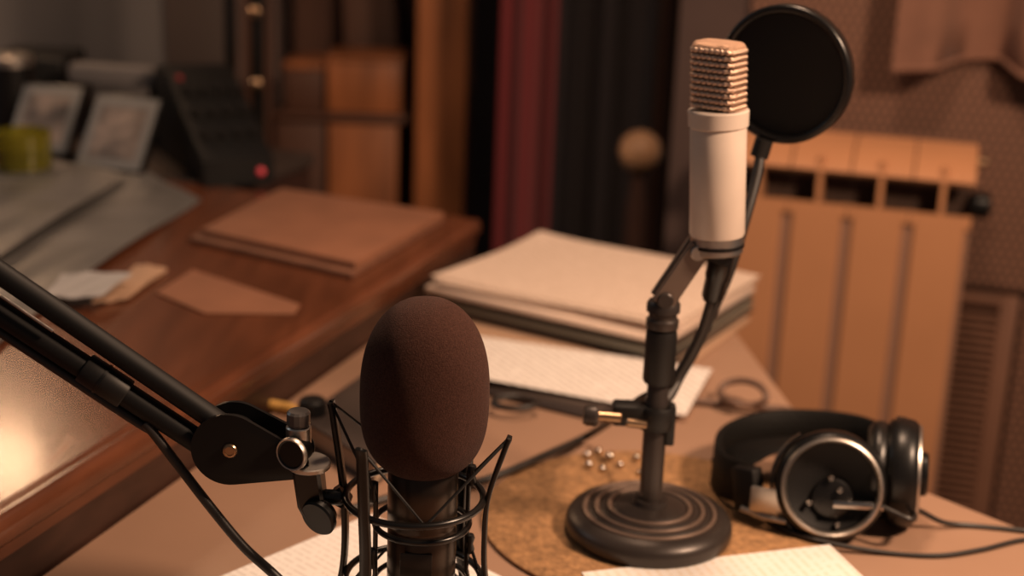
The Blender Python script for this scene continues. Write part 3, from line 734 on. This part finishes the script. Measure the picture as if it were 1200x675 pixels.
obj('pole_clip', add_box(NB(), kz + V(.0110, -.001, 0), X, Yx, Zx, .0035, .006, .016, .0015), M['rubber'], t)
# swivel arm from the pole to the white microphone
S_a, S_b = PT + pole_axis * .003, on_y(816, 292, BY)
arm_dir = (S_b - S_a).normalized()
sd = V(0, 1, 0)
for sgn in (-1, 1):
    bm = NB()
    add_sweep(bm, [S_a + sd * (.0072 * sgn) - arm_dir * .004, S_a.lerp(S_b, .5) + sd * (.0072 * sgn), S_b + sd * (.0072 * sgn) + arm_dir * .004], rect(.0082, .0030, .0010), up=sd.cross(arm_dir))
    obj('swivel_arm', bm, M['arm_metal'], t)
obj('arm_web', add_box(NB(), S_a.lerp(S_b, .5), arm_dir, sd, arm_dir.cross(sd), .020, .0042, .003, .0008), M['black_metal'], t)
obj('pivot_bolt', lathe(cyl_prof(.0055, -.013, .013), S_b, sd, 24), M['silver'], t)
obj('pivot_bolt', lathe(cyl_prof(.0060, -.0125, .0125), S_a, sd, 24), M['pole'], t)
# yoke holding the microphone
MB0 = on_y(840, 296, BY)                    # bottom of the microphone
hub = [S_b, S_b.lerp(MB0, .5) + Zx * -.003, MB0 + Zx * -.006]
obj('yoke', add_sweep(NB(), [S_b + V(-.003, 0, .0015), S_b.lerp(MB0, .5) + Zx * .0005, MB0 + V(.010, 0, -.0045)], rect(.0052, .0085, .001), up=Zx), M['black_metal'], t)

# white microphone
MT_ = on_y(842, 128, BY)                    # joint of body and grille
axm = (MT_ - MB0).normalized(); H = (MT_ - MB0).length
t = thing('white_microphone', 'cream white condenser microphone with a square mesh head on the desk stand', 'microphone', MB0)
obj('body', lathe([(0, .0135), (.0192, .0135), (.0200, .0150), (.0203, H - .0145), (.0199, H - .0135), (.0199, H - .0125), (.0215, H - .0115), (.0218, H - .001), (.0210, H), (.0165, H), (0, H - .001)], MB0, axm, 64), M['mic_white'], t)
bb_ = obj('base_ring', lathe([(0, 0), (.0172, 0), (.0190, .0015), (.0190, .0050), (.0176, .0058), (.0176, .0070), (.0192, .0078), (.0192, .0132), (0, .0132)], MB0, axm, 64), M['silver'], t)
bb_['label'] = 'dark and silver ring at the foot of the microphone'
# mesh head: square with rounded corners and a rounded top, woven wire over a dark core
PHI = math.radians(33); ua = V(-math.cos(PHI), math.sin(PHI), 0); ub = V(math.sin(PHI), math.cos(PHI), 0)
def head_ring(k, N, scale, z, shift=0.0, rr=.0045, ha=.0165, hb=.0125):
    pts = []
    per = []
    a, b = ha * scale, hb * scale; r = min(rr, a * .8, b * .8)
    segs = []
    # rounded rectangle sampled at equal arc length
    ring = []
    for cx, cy, a0 in ((a - r, b - r, 0), (-(a - r), b - r, PI / 2), (-(a - r), -(b - r), PI), (a - r, -(b - r), 1.5 * PI)):
        for q in range(9):
            an = a0 + PI / 2 * q / 8
            ring.append((cx + r * math.cos(an), cy + r * math.sin(an)))
    L = [0.0]
    n = len(ring)
    for i in range(n):
        p, q = ring[i], ring[(i + 1) % n]; L.append(L[-1] + math.hypot(q[0] - p[0], q[1] - p[1]))
    for i in range(N):
        tt = ((i + shift) / N * L[-1]) % L[-1]
        j = max(jj for jj in range(n) if L[jj] <= tt + 1e-12)
        f = (tt - L[j]) / max(1e-9, L[j + 1] - L[j]); p, q = ring[j], ring[(j + 1) % n]
        x, y = p[0] + (q[0] - p[0]) * f, p[1] + (q[1] - p[1]) * f
        pts.append(MT_ + axm * z + ua * x + ub * y)
    return pts
GH = .0485
def head_profile():
    out = []
    for i in range(10): out.append((1.0 - .01 * (i / 9), .001 + (GH - .008) * i / 9))
    for q in range(1, 5):
        an = PI / 2 * q / 4; out.append((.99 - .22 * (1 - math.cos(an)), GH - .007 + .006 * math.sin(an)))
    for sc in (.62, .46, .30, .14): out.append((sc, GH - .0006 + .0010 * (1 - sc)))
    return out
def head_shell(scale, N):
    bm = NB(); rings = []
    for i, (sc, z) in enumerate(head_profile()):
        rings.append([bm.verts.new(p) for p in head_ring(i, N, sc * scale, z, .5 * (i % 2))])
    for i, (A, Bb) in enumerate(zip(rings, rings[1:])):
        for j in range(N):
            k = (j + 1) % N
            if i % 2 == 0: bm.faces.new((A[j], A[k], Bb[j])); bm.faces.new((A[k], Bb[k], Bb[j]))
            else: bm.faces.new((A[j], Bb[k], Bb[j])); bm.faces.new((A[j], A[k], Bb[k]))
    bm.faces.new(rings[-1])
    return bm
bm = NB()
for k in range(10):
    zc = .0030 + k * (GH - .0095) / 9
    ctr = head_ring(0, 130, 1.0, zc)
    nb = 26
    rr_ = [.00142 * (1 + .22 * math.cos(2 * PI * nb * (q + 2.5 * (k % 2)) / 130)) for q in range(130)]
    rings = []
    for q in range(130):
        tn = (ctr[(q + 1) % 130] - ctr[q - 1]).normalized(); ou = tn.cross(axm)
        rings.append([bm.verts.new(ctr[q] + ou * (rr_[q] * math.cos(w_)) + axm * (1.25 * rr_[q] * math.sin(w_))) for w_ in [2 * PI * e / 10 for e in range(10)]])
    for q in range(130):
        A, Bq = rings[q], rings[(q + 1) % 130]
        for e in range(10): bm.faces.new((A[e], A[(e + 1) % 10], Bq[(e + 1) % 10], Bq[e]))
gr = obj('mesh_head', bm, M['mesh'], t, ang=80)
bm = NB(); caps = []
for sc, z in [(.985, GH - .0065)] + [(1.02 - .20 * (1 - math.cos(PI / 2 * q / 5)), GH - .006 + .0055 * math.sin(PI / 2 * q / 5)) for q in range(6)] + [(.6, GH), (.35, GH + .0004), (.12, GH + .0006)]:
    caps.append([bm.verts.new(p) for p in head_ring(0, 64, sc, z)])
for A, Bq in zip(caps, caps[1:]):
    for q in range(64): bm.faces.new((A[q], A[(q + 1) % 64], Bq[(q + 1) % 64], Bq[q]))
bm.faces.new(caps[-1]); bm.faces.new(caps[0][::-1])
obj('mesh_top', bm, M['mesh_top'], t, ang=60)
obj('head_core', head_shell(.93, 40), M['mesh_core'], t)
obj('dark_band', lathe([(.0170, .0054), (.0200, .0054), (.0200, .0076), (.0170, .0076)], MB0, axm, 64), M['black_metal'], t)

# XLR plug and cable under the white microphone
xl0, xl1 = on_y(846, 300, BY + .004), on_y(833, 352, BY + .012)
t = thing('microphone_cable', 'black plug and cable hanging from the white microphone down to the table', 'cable', on_z(742, 470, TZ))
xd = (xl1 - xl0).normalized(); xl = (xl1 - xl0).length
obj('plug', lathe([(0, 0), (.0085, 0), (.0090, .001), (.0090, xl * .45), (.0082, xl * .5), (.0078, xl * .9), (.006, xl), (0, xl)], xl0, xd, 32), M['black_metal'], t)
pts = spline([xl1, on_y(821, 390, 1.038), on_y(801, 428, 1.042), on_y(782, 453, 1.047), on_y(752, 467, 1.07), on_y(722, 489, 1.13), on_z(688, 511, TZ + .0085), on_z(640, 533, TZ + .0085), on_z(592, 554, TZ + .0085), on_z(540, 570, TZ + .0045), on_z(470, 580, TZ + .0045), on_z(400, 600, TZ + .0045)], 12)
obj('cord', tube(pts, .0034, 10), M['cable'], t)

# pop filter: hoop, mesh, gooseneck and clamp on the pole
HC = on_y(920, 87, 1.105)
hn = V(-.50, -.84, -.06).normalized()
t = thing('pop_filter', 'round black pop filter on a gooseneck behind the white microphone', 'pop filter', on_y(748, 486, BY))
HR = .0500
obj('hoop', add_sweep(NB(), circle_pts(HC, HR, hn, 96), rect(.0062, .0030, .0012), True, up=hn), M['black_metal'], t, ang=50)
obj('screen', lathe([(0, .0006), (HR - .0025, .0006), (HR - .0025, -.0006), (0, -.0006)], HC, hn, 96), M['black_matte'], t)
hb_ = on_y(895, 166, 1.105)
down = (hb_ - HC).normalized()
obj('hoop_socket', add_sweep(NB(), [HC + down * (HR + .002), HC + down * (HR + .016)], circ(.0072, 16)), M['rubber'], t)
gp = [HC + down * (HR + .010), on_y(886, 210, 1.095), on_y(872, 262, 1.08), on_y(856, 315, 1.07), on_y(838, 358, 1.072), on_y(817, 405, 1.072), on_y(797, 440, 1.066), on_y(783, 466, 1.052), on_y(764, 484, 1.036)]
obj('gooseneck', tube(spline(gp, 10), .0042, 12), M['cable'], t)
ck = on_y(762, 487, BY)
cb = obj('clamp_body', add_box(NB(), on_y(738, 484, BY), X, Yx, Zx, .0135, .009, .0085, .003), M['rubber'], t)
obj('clamp_jaw', lathe([(.0091, -.009), (.0130, -.009), (.0140, -.007), (.0140, .007), (.0130, .009), (.0091, .009)], P0 + pole_axis * ((ck - P0).dot(pole_axis)), pole_axis, 32), M['rubber'], t)
sa, sb_ = on_y(728, 490, BY - .012), on_y(693, 487, BY - .012)
obj('clamp_screw', lathe(cyl_prof(.0040, 0, (sb_ - sa).length), sa, (sb_ - sa).normalized(), 16), M['brass'], t)
obj('clamp_knob', lathe([(0, -.005), (.0065, -.005), (.0080, -.003), (.0080, .003), (.0065, .006), (0, .006)], sb_, (sb_ - sa).normalized(), 20), M['pole'], t)
sc_, sd_ = on_y(734, 495, BY - .016), on_y(758, 498, BY - .016)
obj('clamp_pin', lathe(cyl_prof(.0035, 0, (sd_ - sc_).length), sc_, (sd_ - sc_).normalized(), 16), M['brass'], t)

# ------------------------------------------------------------------ headphones
t = thing('headphones', 'black and silver studio headphones lying right of the desk stand', 'headphones', (.26, 1.09, TZ))
def cup(c, out, name, face=True):
    """an ear cup about c with its outer face towards out"""
    out = out.normalized(); R = .0415
    shell = obj(name, lathe([(.030, -.018), (.038, -.018), (.0415, -.015), (.0432, -.009), (.0430, -.002), (.0415, .003), (.0390, .0050), (.0370, .0045)], c, out, 72), M['black'], t)
    sub('silver_ring', lathe([(.0345, .0030), (.0352, .0062), (.0368, .0080), (.0384, .0072), (.0390, .0055), (.0370, .0048), (.0347, .0022)], c, out, 72), M['silver'], shell)
    sub('outer_plate', lathe([(.0360, .0026), (.0345, -.0030), (.026, -.0085), (.012, -.0095), (0, -.0095), (0, -.0115), (.0360, -.0115)], c, out, 72), M['plate_black'], shell)
    obj('ear_cushion', add_sweep(NB(), circle_pts(c - out * .0245, .0285, out, 64), [(a * 0.95, b * 1.15) for a, b in circ(.0100, 16)], True, up=out), M['cushion'], t)
    return shell
N1 = V(.2525, 1.030, TZ + .0446); o1 = V(-.10, -.95, .26).normalized()
s1 = cup(N1, o1, 'ear_cup')
u1, v1, a1 = frame(o1)
u1 = (X - o1 * X.dot(o1)).normalized(); v1 = o1.cross(u1)
if v1.z < 0: v1 = -v1
def on1(a, b, d): return N1 + u1 * a + v1 * b + o1 * d
sub('name_strip', add_box(NB(), on1(.0165, -.013, .0005), u1, v1, o1, .0150, .0028, .0030, .0006), M['chrome'], s1)
sub('hub_boss', lathe([(0, -.0098), (.016, -.0090), (.0155, -.0060), (.013, -.0050), (0, -.0050)], on1(.002, -.010, 0), o1, 40), M['black_metal'], s1)
for a, b in ((.000, .006), (.007, -.003), (-.016, -.014), (.006, -.030)):
    sub('screw', lathe([(0, -.006), (.0022, -.006), (.0022, .0002), (.0014, .0010), (0, .0012)], on1(a, b, -.0012), o1, 14), M['chrome'], s1)
sub('plug_socket', lathe(cyl_prof(.0034, 0, .010), on1(.0300, -.0135, .001), u1, 16), M['chrome'], s1)
N2 = V(.3210, 1.062, TZ + .0446); o2 = V(.965, -.24, .05).normalized()
s2 = cup(N2, o2, 'ear_cup')
sub('cap_disc', lathe([(0, .0), (.0165, .0), (.0175, .002), (.0175, .0115), (.016, .0135), (0, .0135)], N2 + o2 * .0005, o2, 40), M['black'], s2)
# padded headband: a wide strip bent into a U, lying on its edge
hb_pts = spline([V(.2075, 1.044, .786), V(.192, 1.060, .781), V(.1785, 1.090, .7735), V(.1765, 1.125, .7715), V(.190, 1.160, .7715), V(.222, 1.186, .773), V(.262, 1.192, .775), V(.302, 1.176, .779), V(.322, 1.142, .784), V(.326, 1.118, .787)], 10)
tilt = V(0.06, .16, 1).normalized()
obj('headband', add_sweep(NB(), hb_pts[4:-4], lambda f: rect(.0185 - .004 * abs(2 * f - 1) ** 3, .0028, .0012), up=tilt), M['leather'], t, ang=60)
strap = spline([V(.183, 1.098, .781), V(.205, 1.112, .789), V(.240, 1.125, .792), V(.275, 1.126, .793), V(.305, 1.112, .792)], 8)
obj('comfort_strap', add_sweep(NB(), strap, lambda f: rect(.0010, .036 - .010 * abs(2 * f - 1) ** 2, .0004), up=V(0, .35, 1).normalized()), M['leather'], t, ang=60)
# end blocks and yokes that join the band to the cups
def block(p, d, mt, h=(.012, .006, .018)):
    d = d.normalized(); n = d.cross(Zx).normalized()
    return add_box(NB(), p, d, n, n.cross(d), h[0], h[1], h[2], .0025)
obj('band_end', block(hb_pts[8] + V(-.002, -.002, -.003), hb_pts[10] - hb_pts[6], M['leather']), M['rubber'], t)
obj('band_end', block(hb_pts[-6], hb_pts[-8] - hb_pts[-4], M['leather']), M['rubber'], t)
br = V(.2015, 1.068, .778)
obj('slider_plate', add_box(NB(), V(.2045, 1.0360, .778), V(.93, -.30, 0).normalized(), V(.30, .93, 0).normalized(), Zx, .0125, .0014, .0105, .001), M['silver'], t)
obj('slider_bar', add_sweep(NB(), [V(.188, 1.048, .7650), V(.203, 1.035, .7645), V(.220, 1.028, .7645)], circ(.0024, 10)), M['silver'], t)
y1 = [N1 - o1 * .008 + (u1 * math.cos(a) + v1 * math.sin(a)) * .0452 for a in [math.radians(x) for x in range(122, 240, 9)]]
obj('yoke', add_sweep(NB(), y1, rect(.0012, .0042, .0004), up=u1), M['black_metal'], t)
u2_ = (Yx - o2 * Yx.dot(o2)).normalized(); v2_ = o2.cross(u2_); 
if v2_.z < 0: v2_ = -v2_
y2 = [N2 - o2 * .008 + (u2_ * math.cos(a) + v2_ * math.sin(a)) * .0452 for a in [math.radians(x) for x in range(-50, 51, 10)]]
obj('yoke', add_sweep(NB(), y2, rect(.0012, .0042, .0004), up=Zx), M['black_metal'], t)
# cord from the socket off to the right, and a second run on the table
cz_ = TZ + .0022
c1 = [on1(.040, -.0137, .001), V(.312, 1.012, .778), on_z(1075, 598, TZ + .02), on_z(1105, 612, TZ + .006), on_z(1140, 616, cz_), on_z(1200, 622, cz_), V(.47, 1.02, .74), V(.50, 1.03, .66)]
c1 = c1[:6] + [on_z(1235, 627, cz_), on_z(1290, 650, cz_), on_z(1260, 700, cz_)]
obj('cord', tube(spline(c1, 12), .0021, 10), M['cable'], t)
c2 = [on_z(862, 570, MZ + .012), on_z(880, 592, MZ + .0024), on_z(915, 618, MZ + .0024), on_z(965, 635, MZ + .0024), on_z(1040, 648, cz_), on_z(1100, 651, cz_), on_z(1150, 644, cz_), on_z(1205, 632, cz_), on_z(1250, 640, cz_)]
obj('cord', tube(spline(c2, 12), .0019, 10), M['cable'], t)

# cable loop on the table behind the headphones
lp = [on_z(795, 468, TZ + .004), on_z(822, 471, TZ + .004), on_z(850, 473, TZ + .005), on_z(885, 474, TZ + .010), on_z(898, 466, TZ + .018), on_z(890, 452, TZ + .022), on_z(870, 446, TZ + .021), on_z(850, 450, TZ + .016), on_z(844, 462, TZ + .010), on_z(860, 472, TZ + .013), on_z(895, 477, TZ + .005), on_z(925, 481, TZ + .004), on_z(950, 494, TZ + .004)]
tag(obj('looped_cable', tube(spline(lp, 10), .0034, 10), M['cable_brown']), 'brown cable with a small raised loop on the table behind the headphones', 'cable')

# ------------------------------------------------------------------ foam covered microphone
MX, MY = -0.0515, 0.840
zt, zb = 0.9945, 0.8790
t = thing('foam_covered_microphone', 'dark studio microphone under a brown foam windscreen, held in the wire shock mount', 'microphone', (MX, MY, .78))
HW = zt - zb
prof = []
for i in range(41):
    f = i / 40
    # rounded-egg profile: wide at 45 % height, flat-ish bottom, domed top
    zz = f
    if f < .46: q = (f - .46) / .46; r = (1 - abs(q) ** 2.9) ** (1 / 2.5)
    else: q = (f - .46) / .54; r = (1 - abs(q) ** 2.35) ** (1 / 2.2)
    prof.append((max(0, r) * .0402 if 0 < i < 40 else 0, zb + HW * f))
fm = obj('foam_windscreen', lathe(prof, V(MX, MY, 0), seg=96), M['foam'], t, ang=80)
obj('mic_body', lathe([(0, .778), (.019, .778), (.0205, .780), (.0212, .800), (.0220, .803), (.0220, .842), (.0212, .8435), (.0212, .8460), (.0222, .8475), (.0222, .884), (.018, .890), (0, .890)], V(MX, MY, 0), seg=64), M['mic_dark'], t)
obj('mic_plate', add_box(NB(), V(MX - .002, MY - .0222, .818), X, Yx, Zx, .010, .0006, .016, .0004), M['black_metal'], t)

# shock mount
RX, RY, RZ = MX - .0045, MY - .008, .867
t = thing('shock_mount', 'black wire shock mount cradling the foam covered microphone on the boom arm', 'shock mount', (RX, RY, .80))
RC = V(RX, RY, 0)
def polar(deg, r, z): return RC + V(math.cos(math.radians(deg)) * r, math.sin(math.radians(deg)) * r, z)
RA = .0432
obj('outer_ring', tube(circle_pts(RC + Zx * RZ, RA, n=96), .0023, 12, True), M['black_metal'], t)
IC = V(MX, MY - .002, 0)
obj('inner_ring', tube(circle_pts(IC + Zx * .8465, .0300, n=80), .0020, 12, True), M['black_metal'], t)
obj('inner_ring', tube(circle_pts(IC + Zx * .8050, .0300, n=80), .0018, 12, True), M['black_metal'], t)
obj('outer_ring', tube(circle_pts(RC + Zx * .8100, RA, n=96), .0023, 12, True), M['black_metal'], t)
azi = (233, 357, 52, 172)
flare = (.003, .012, .008, .008)
toph = (.047, .043, .040, .058)
tips, tips_b = [], []
for a, fl, h in zip(azi, flare, toph):
    P = [polar(a, RA + fl + .003, RZ + h), polar(a, RA + fl * .8 + .0025, RZ + h * .8), polar(a, RA + .003, RZ + .002), polar(a, RA + .0015, RZ - .03), polar(a, RA + .003, .812), polar(a, RA + .008, .790), polar(a, RA + .012, .772)]
    rad = (polar(a, 1, 0) - RC).normalized()
    obj('bent_post', add_sweep(NB(), spline(P, 6), rect(.0016, .0042, .0006), up=rad), M['black_metal'], t, ang=50)
    tips.append(P[0]); tips_b.append(P[-1])
hooks = [(283, .8600), (22, .8745), (112, .874), (203, .872)]
hk = []
for a, z in hooks:
    p = IC + V(math.cos(math.radians(a)), math.sin(math.radians(a)), 0) * .0328 + Zx * z
    if a == 283:
        hk.append(polar(283, RA - .002, RZ - .001)); continue
    obj('cord_hook', lathe([(0, -.007), (.0026, -.0065), (.0034, -.004), (.0022, 0), (.0034, .004), (.0026, .0065), (0, .007)], p, Zx, 14), M['black'], t)
    hk.append(p)
order = [(0, 0), (0, 1), (1, 1), (2, 1), (2, 2), (3, 2), (3, 3), (0, 3)]
loop = [tips[0], hk[0], tips[1], hk[1], tips[2], hk[2], tips[3], hk[3]]
obj('elastic_cord', tube(loop, .0011, 8, True), M['rubber'], t)
hkb = [IC + V(math.cos(math.radians(a)), math.sin(math.radians(a)), 0) * .0328 + Zx * .826 for a, z in hooks]
hkb[0] = polar(283, RA - .002, .811)
for p in hkb[1:]: obj('cord_hook', lathe([(0, -.007), (.0026, -.0065), (.0034, -.004), (.0022, 0), (.0034, .004), (.0026, .0065), (0, .007)], p, Zx, 14), M['black'], t)
lowt = [polar(a, RA + .010, .783) for a in azi]
obj('elastic_cord', tube([lowt[0], hkb[0], lowt[1], hkb[1], lowt[2], hkb[2], lowt[3], hkb[3]], .0011, 8, True), M['rubber'], t)
for a, z in hooks[1:]:
    e1 = V(math.cos(math.radians(a)), math.sin(math.radians(a)), 0)
    obj('cage_bar', add_sweep(NB(), [IC + e1 * .0308 + Zx * .878, IC + e1 * .0308 + Zx * .803], circ(.0016, 10)), M['black_metal'], t)
arm_in = on_y(388, 588, MY - .006)
obj('mount_bracket', add_sweep(NB(), [arm_in + V(.004, 0, 0), polar(178, RA + .004, RZ - .003), polar(178, RA, RZ)], rect(.006, .005, .001), up=Zx), M['black_metal'], t)

# ------------------------------------------------------------------ boom arm
BYY = 0.832
t = thing('boom_arm', 'black two bar boom arm with a pivot plate, carrying the shock mount from the left', 'boom arm', on_y(-340, 100, BYY))
jc = on_y(272, 519, BYY)
def bar(p0, p1, r, y0, y1):
    a, b = on_y(p0[0], p0[1], BYY), on_y(p1[0], p1[1], BYY)
    a.y += y0; b.y += y1
    return [a, a.lerp(b, .5), b]
upb = bar((-330, 94), (258, 496), 0, .0, .0)
lob = bar((-330, 150), (236, 520), 0, .0, .0)
obj('upper_tube', add_sweep(NB(), upb, circ(.0070, 24)), M['black_matte'], t)
lo = obj('lower_tube', add_sweep(NB(), lob, circ(.0076, 24)), M['black_matte'], t)
# clip around the lower tube
d_l = (lob[-1] - lob[0]).normalized()
ka, kb = on_y(98, 431, BYY), on_y(146, 465, BYY)
ka = lob[0] + d_l * (ka - lob[0]).dot(d_l); kb = lob[0] + d_l * (kb - lob[0]).dot(d_l)
obj('cable_sleeve', add_sweep(NB(), [ka, ka + d_l * .001, kb - d_l * .001, kb], lambda f: circ(.0092 if f in (0, 1) else .0097, 24)), M['rubber'], t)
obj('sleeve_band', add_sweep(NB(), [ka.lerp(kb, .40), ka.lerp(kb, .46)], circ(.0102, 24)), M['black'], t)
sp0, sp1 = on_y(-330, 120, BYY - .009), on_y(62, 388, BYY - .009)
obj('spring_rod', tube([sp0, sp1], .0010, 8), M['silver'], t)
# pivot plates: teardrops in the arm's upright plane
def tear(c, R, tip, rt, n=28):
    d = tip - c; L = math.hypot(d.x, d.z); an = math.atan2(d.z, d.x); al = math.acos((R - rt) / L)
    P = [c + V(R * math.cos(a), 0, R * math.sin(a)) for a in [an + al + (2 * PI - 2 * al) * i / n for i in range(n + 1)]]
    P += [tip + V(rt * math.cos(a), 0, rt * math.sin(a)) for a in [an - al + 2 * al * i / 14 for i in range(15)]]
    return P
tipp = on_y(345, 535, BYY)
for nm, y0, dy in (('pivot_plate', -.0115, .003), ('pivot_plate', .0075, .003)):
    cc_ = jc + V(0, y0, 0); tp = tipp + V(0, y0, 0)
    if y0 > 0: cc_ = cc_ + V(.001, 0, .001); tp = tp + V(.001, 0, .003)
    obj(nm, prism(tear(cc_, .0232, tp, .0105), V(0, dy, 0), .0007), M['pivot_black'], t, ang=40)
obj('pivot_spacer', lathe(cyl_prof(.017, -.0085, .0074), jc, Yx, 40), M['black_matte'], t)
bt = obj('pivot_bolt', lathe([(0, 0), (.0046, 0), (.0046, .0012), (.0040, .0020), (.0030, .0022), (.0028, .0014), (0, .0014)], jc + V(.001, -.0115, 0), V(0, -1, 0), 28), M['brass'], t)
pb2 = on_y(233, 505, BYY)
# tightening knob, clear top screw, washer and hinge at the end of the arm
kc = on_y(342, 532, BYY - .016); kn = V(-.40, -.86, .02).normalized()
obj('tightening_knob', lathe([(0, -.012), (.0075, -.012), (.0080, -.004), (.0100, -.003), (.0100, .0010), (.0090, .0018), (.0082, .0010), (0, .0010)], kc, kn, 40), M['black'], t)
kr = obj('knob_rim', lathe([(.0092, .0018), (.0100, .0020), (.0106, .0008), (.0106, -.0012), (.0100, -.0014), (.0098, .0006)], kc, kn, 40), M['silver'], t)
hz = on_y(350, 512, BYY - .004)
obj('hinge_block', lathe(cyl_prof(.0078, -.011, .0075), hz, Zx, 32), M['silver'], t)
obj('top_screw', lathe([(0, .0078), (.0066, .0078), (.0074, .0095), (.0074, .0160), (.0062, .0175), (0, .0178)], hz, Zx, 14), M['smoke_knob'], t, ang=20)
wz = on_y(361, 546, BYY - .004)
obj('washer_plate', lathe([(0, 0), (.0132, 0), (.0140, .0008), (.0140, .0030), (.0132, .0036), (0, .0036)], wz, V(.06, -.05, 1).normalized(), 40), M['silver'], t)
h0, h1 = wz + V(0, 0, -.0005), on_y(366, 585, BYY - .004)
obj('hinge_leg', add_sweep(NB(), [h0, h0.lerp(h1, .5), h1, on_y(374, 600, BYY - .004)], lambda f: rect(.0104 - .0015 * f, .0085, .002), up=Yx), M['black_metal'], t)
nk = on_y(374, 606, BYY - .015); nd = V(-.45, -.80, -.22).normalized()
obj('wing_knob', lathe([(0, -.007), (.0085, -.007), (.0100, -.003), (.0118, -.002), (.0122, .0015), (.0112, .0028), (0, .0030)], nk, nd, 36), M['black'], t)
obj('mount_stud', lathe(cyl_prof(.0050, 0, .016), on_y(372, 582, BYY - .002), X, 24), M['black_metal'], t)
# cable leaving the arm
pts = spline([lob[0] + V(0, .002, -.0136), lob[0].lerp(lob[-1], .5) + V(0, .001, -.0136), lob[0].lerp(lob[-1], .86) + V(0, -.001, -.0130), on_y(172, 498, BYY - .004), on_y(205, 540, BYY - .004), on_y(245, 592, BYY - .006), on_y(285, 640, BYY - .008), on_y(322, 674, BYY - .01), on_y(372, 722, BYY - .012), on_y(425, 752, BYY - .010)], 12)
tag(obj('arm_cable', tube(pts, .0031, 12), M['cable']), 'black cable drooping from the boom arm toward the foam covered microphone', 'cable')

# ------------------------------------------------------------------ light
def area(name, loc, target, size, power, col, shape='DISK'):
    l = bpy.data.lights.new(name, 'AREA'); l.shape = shape; l.size = size; l.energy = power; l.color = col
    o = link(bpy.data.objects.new(name, l)); o.location = loc
    o.rotation_euler = (Vector(target) - Vector(loc)).to_track_quat('-Z', 'Y').to_euler()
    return o
WARM = (1.0, 0.66, 0.44)
area('ceiling_lamp', (0.18, 1.25, 2.0), (0.15, 1.2, 0.75), 0.20, 9.5, WARM)
area('front_lamp', (0.88, 0.62, 1.72), (0.18, 1.2, 0.88), 0.18, 22.0, WARM)
area('cool_side_light', (-1.9, 1.5, 1.9), (-0.6, 2.0, 0.85), 0.6, 1.6, (0.86, 0.95, 1.0), 'SQUARE')  # cool light added for the things on the left; no window is built
pl_ = bpy.data.lights.new('back_lamp', 'POINT'); pl_.energy = 4.2; pl_.color = (1.0, .60, .34); pl_.shadow_soft_size = .06
po = link(bpy.data.objects.new('back_lamp', pl_)); po.location = (-0.80, 2.12, 1.34)
w = bpy.data.worlds.new('world'); SC.world = w; w.use_nodes = True
w.node_tree.nodes['Background'].inputs[0].default_value = (1.0, 0.93, 0.92, 1)
w.node_tree.nodes['Background'].inputs[1].default_value = 0.055

SC.view_settings.view_transform = 'Standard'
SC.view_settings.look = 'None'
SC.view_settings.gamma = 1.0
SC.view_settings.use_curve_mapping = False
SC.view_settings.exposure = 0.0
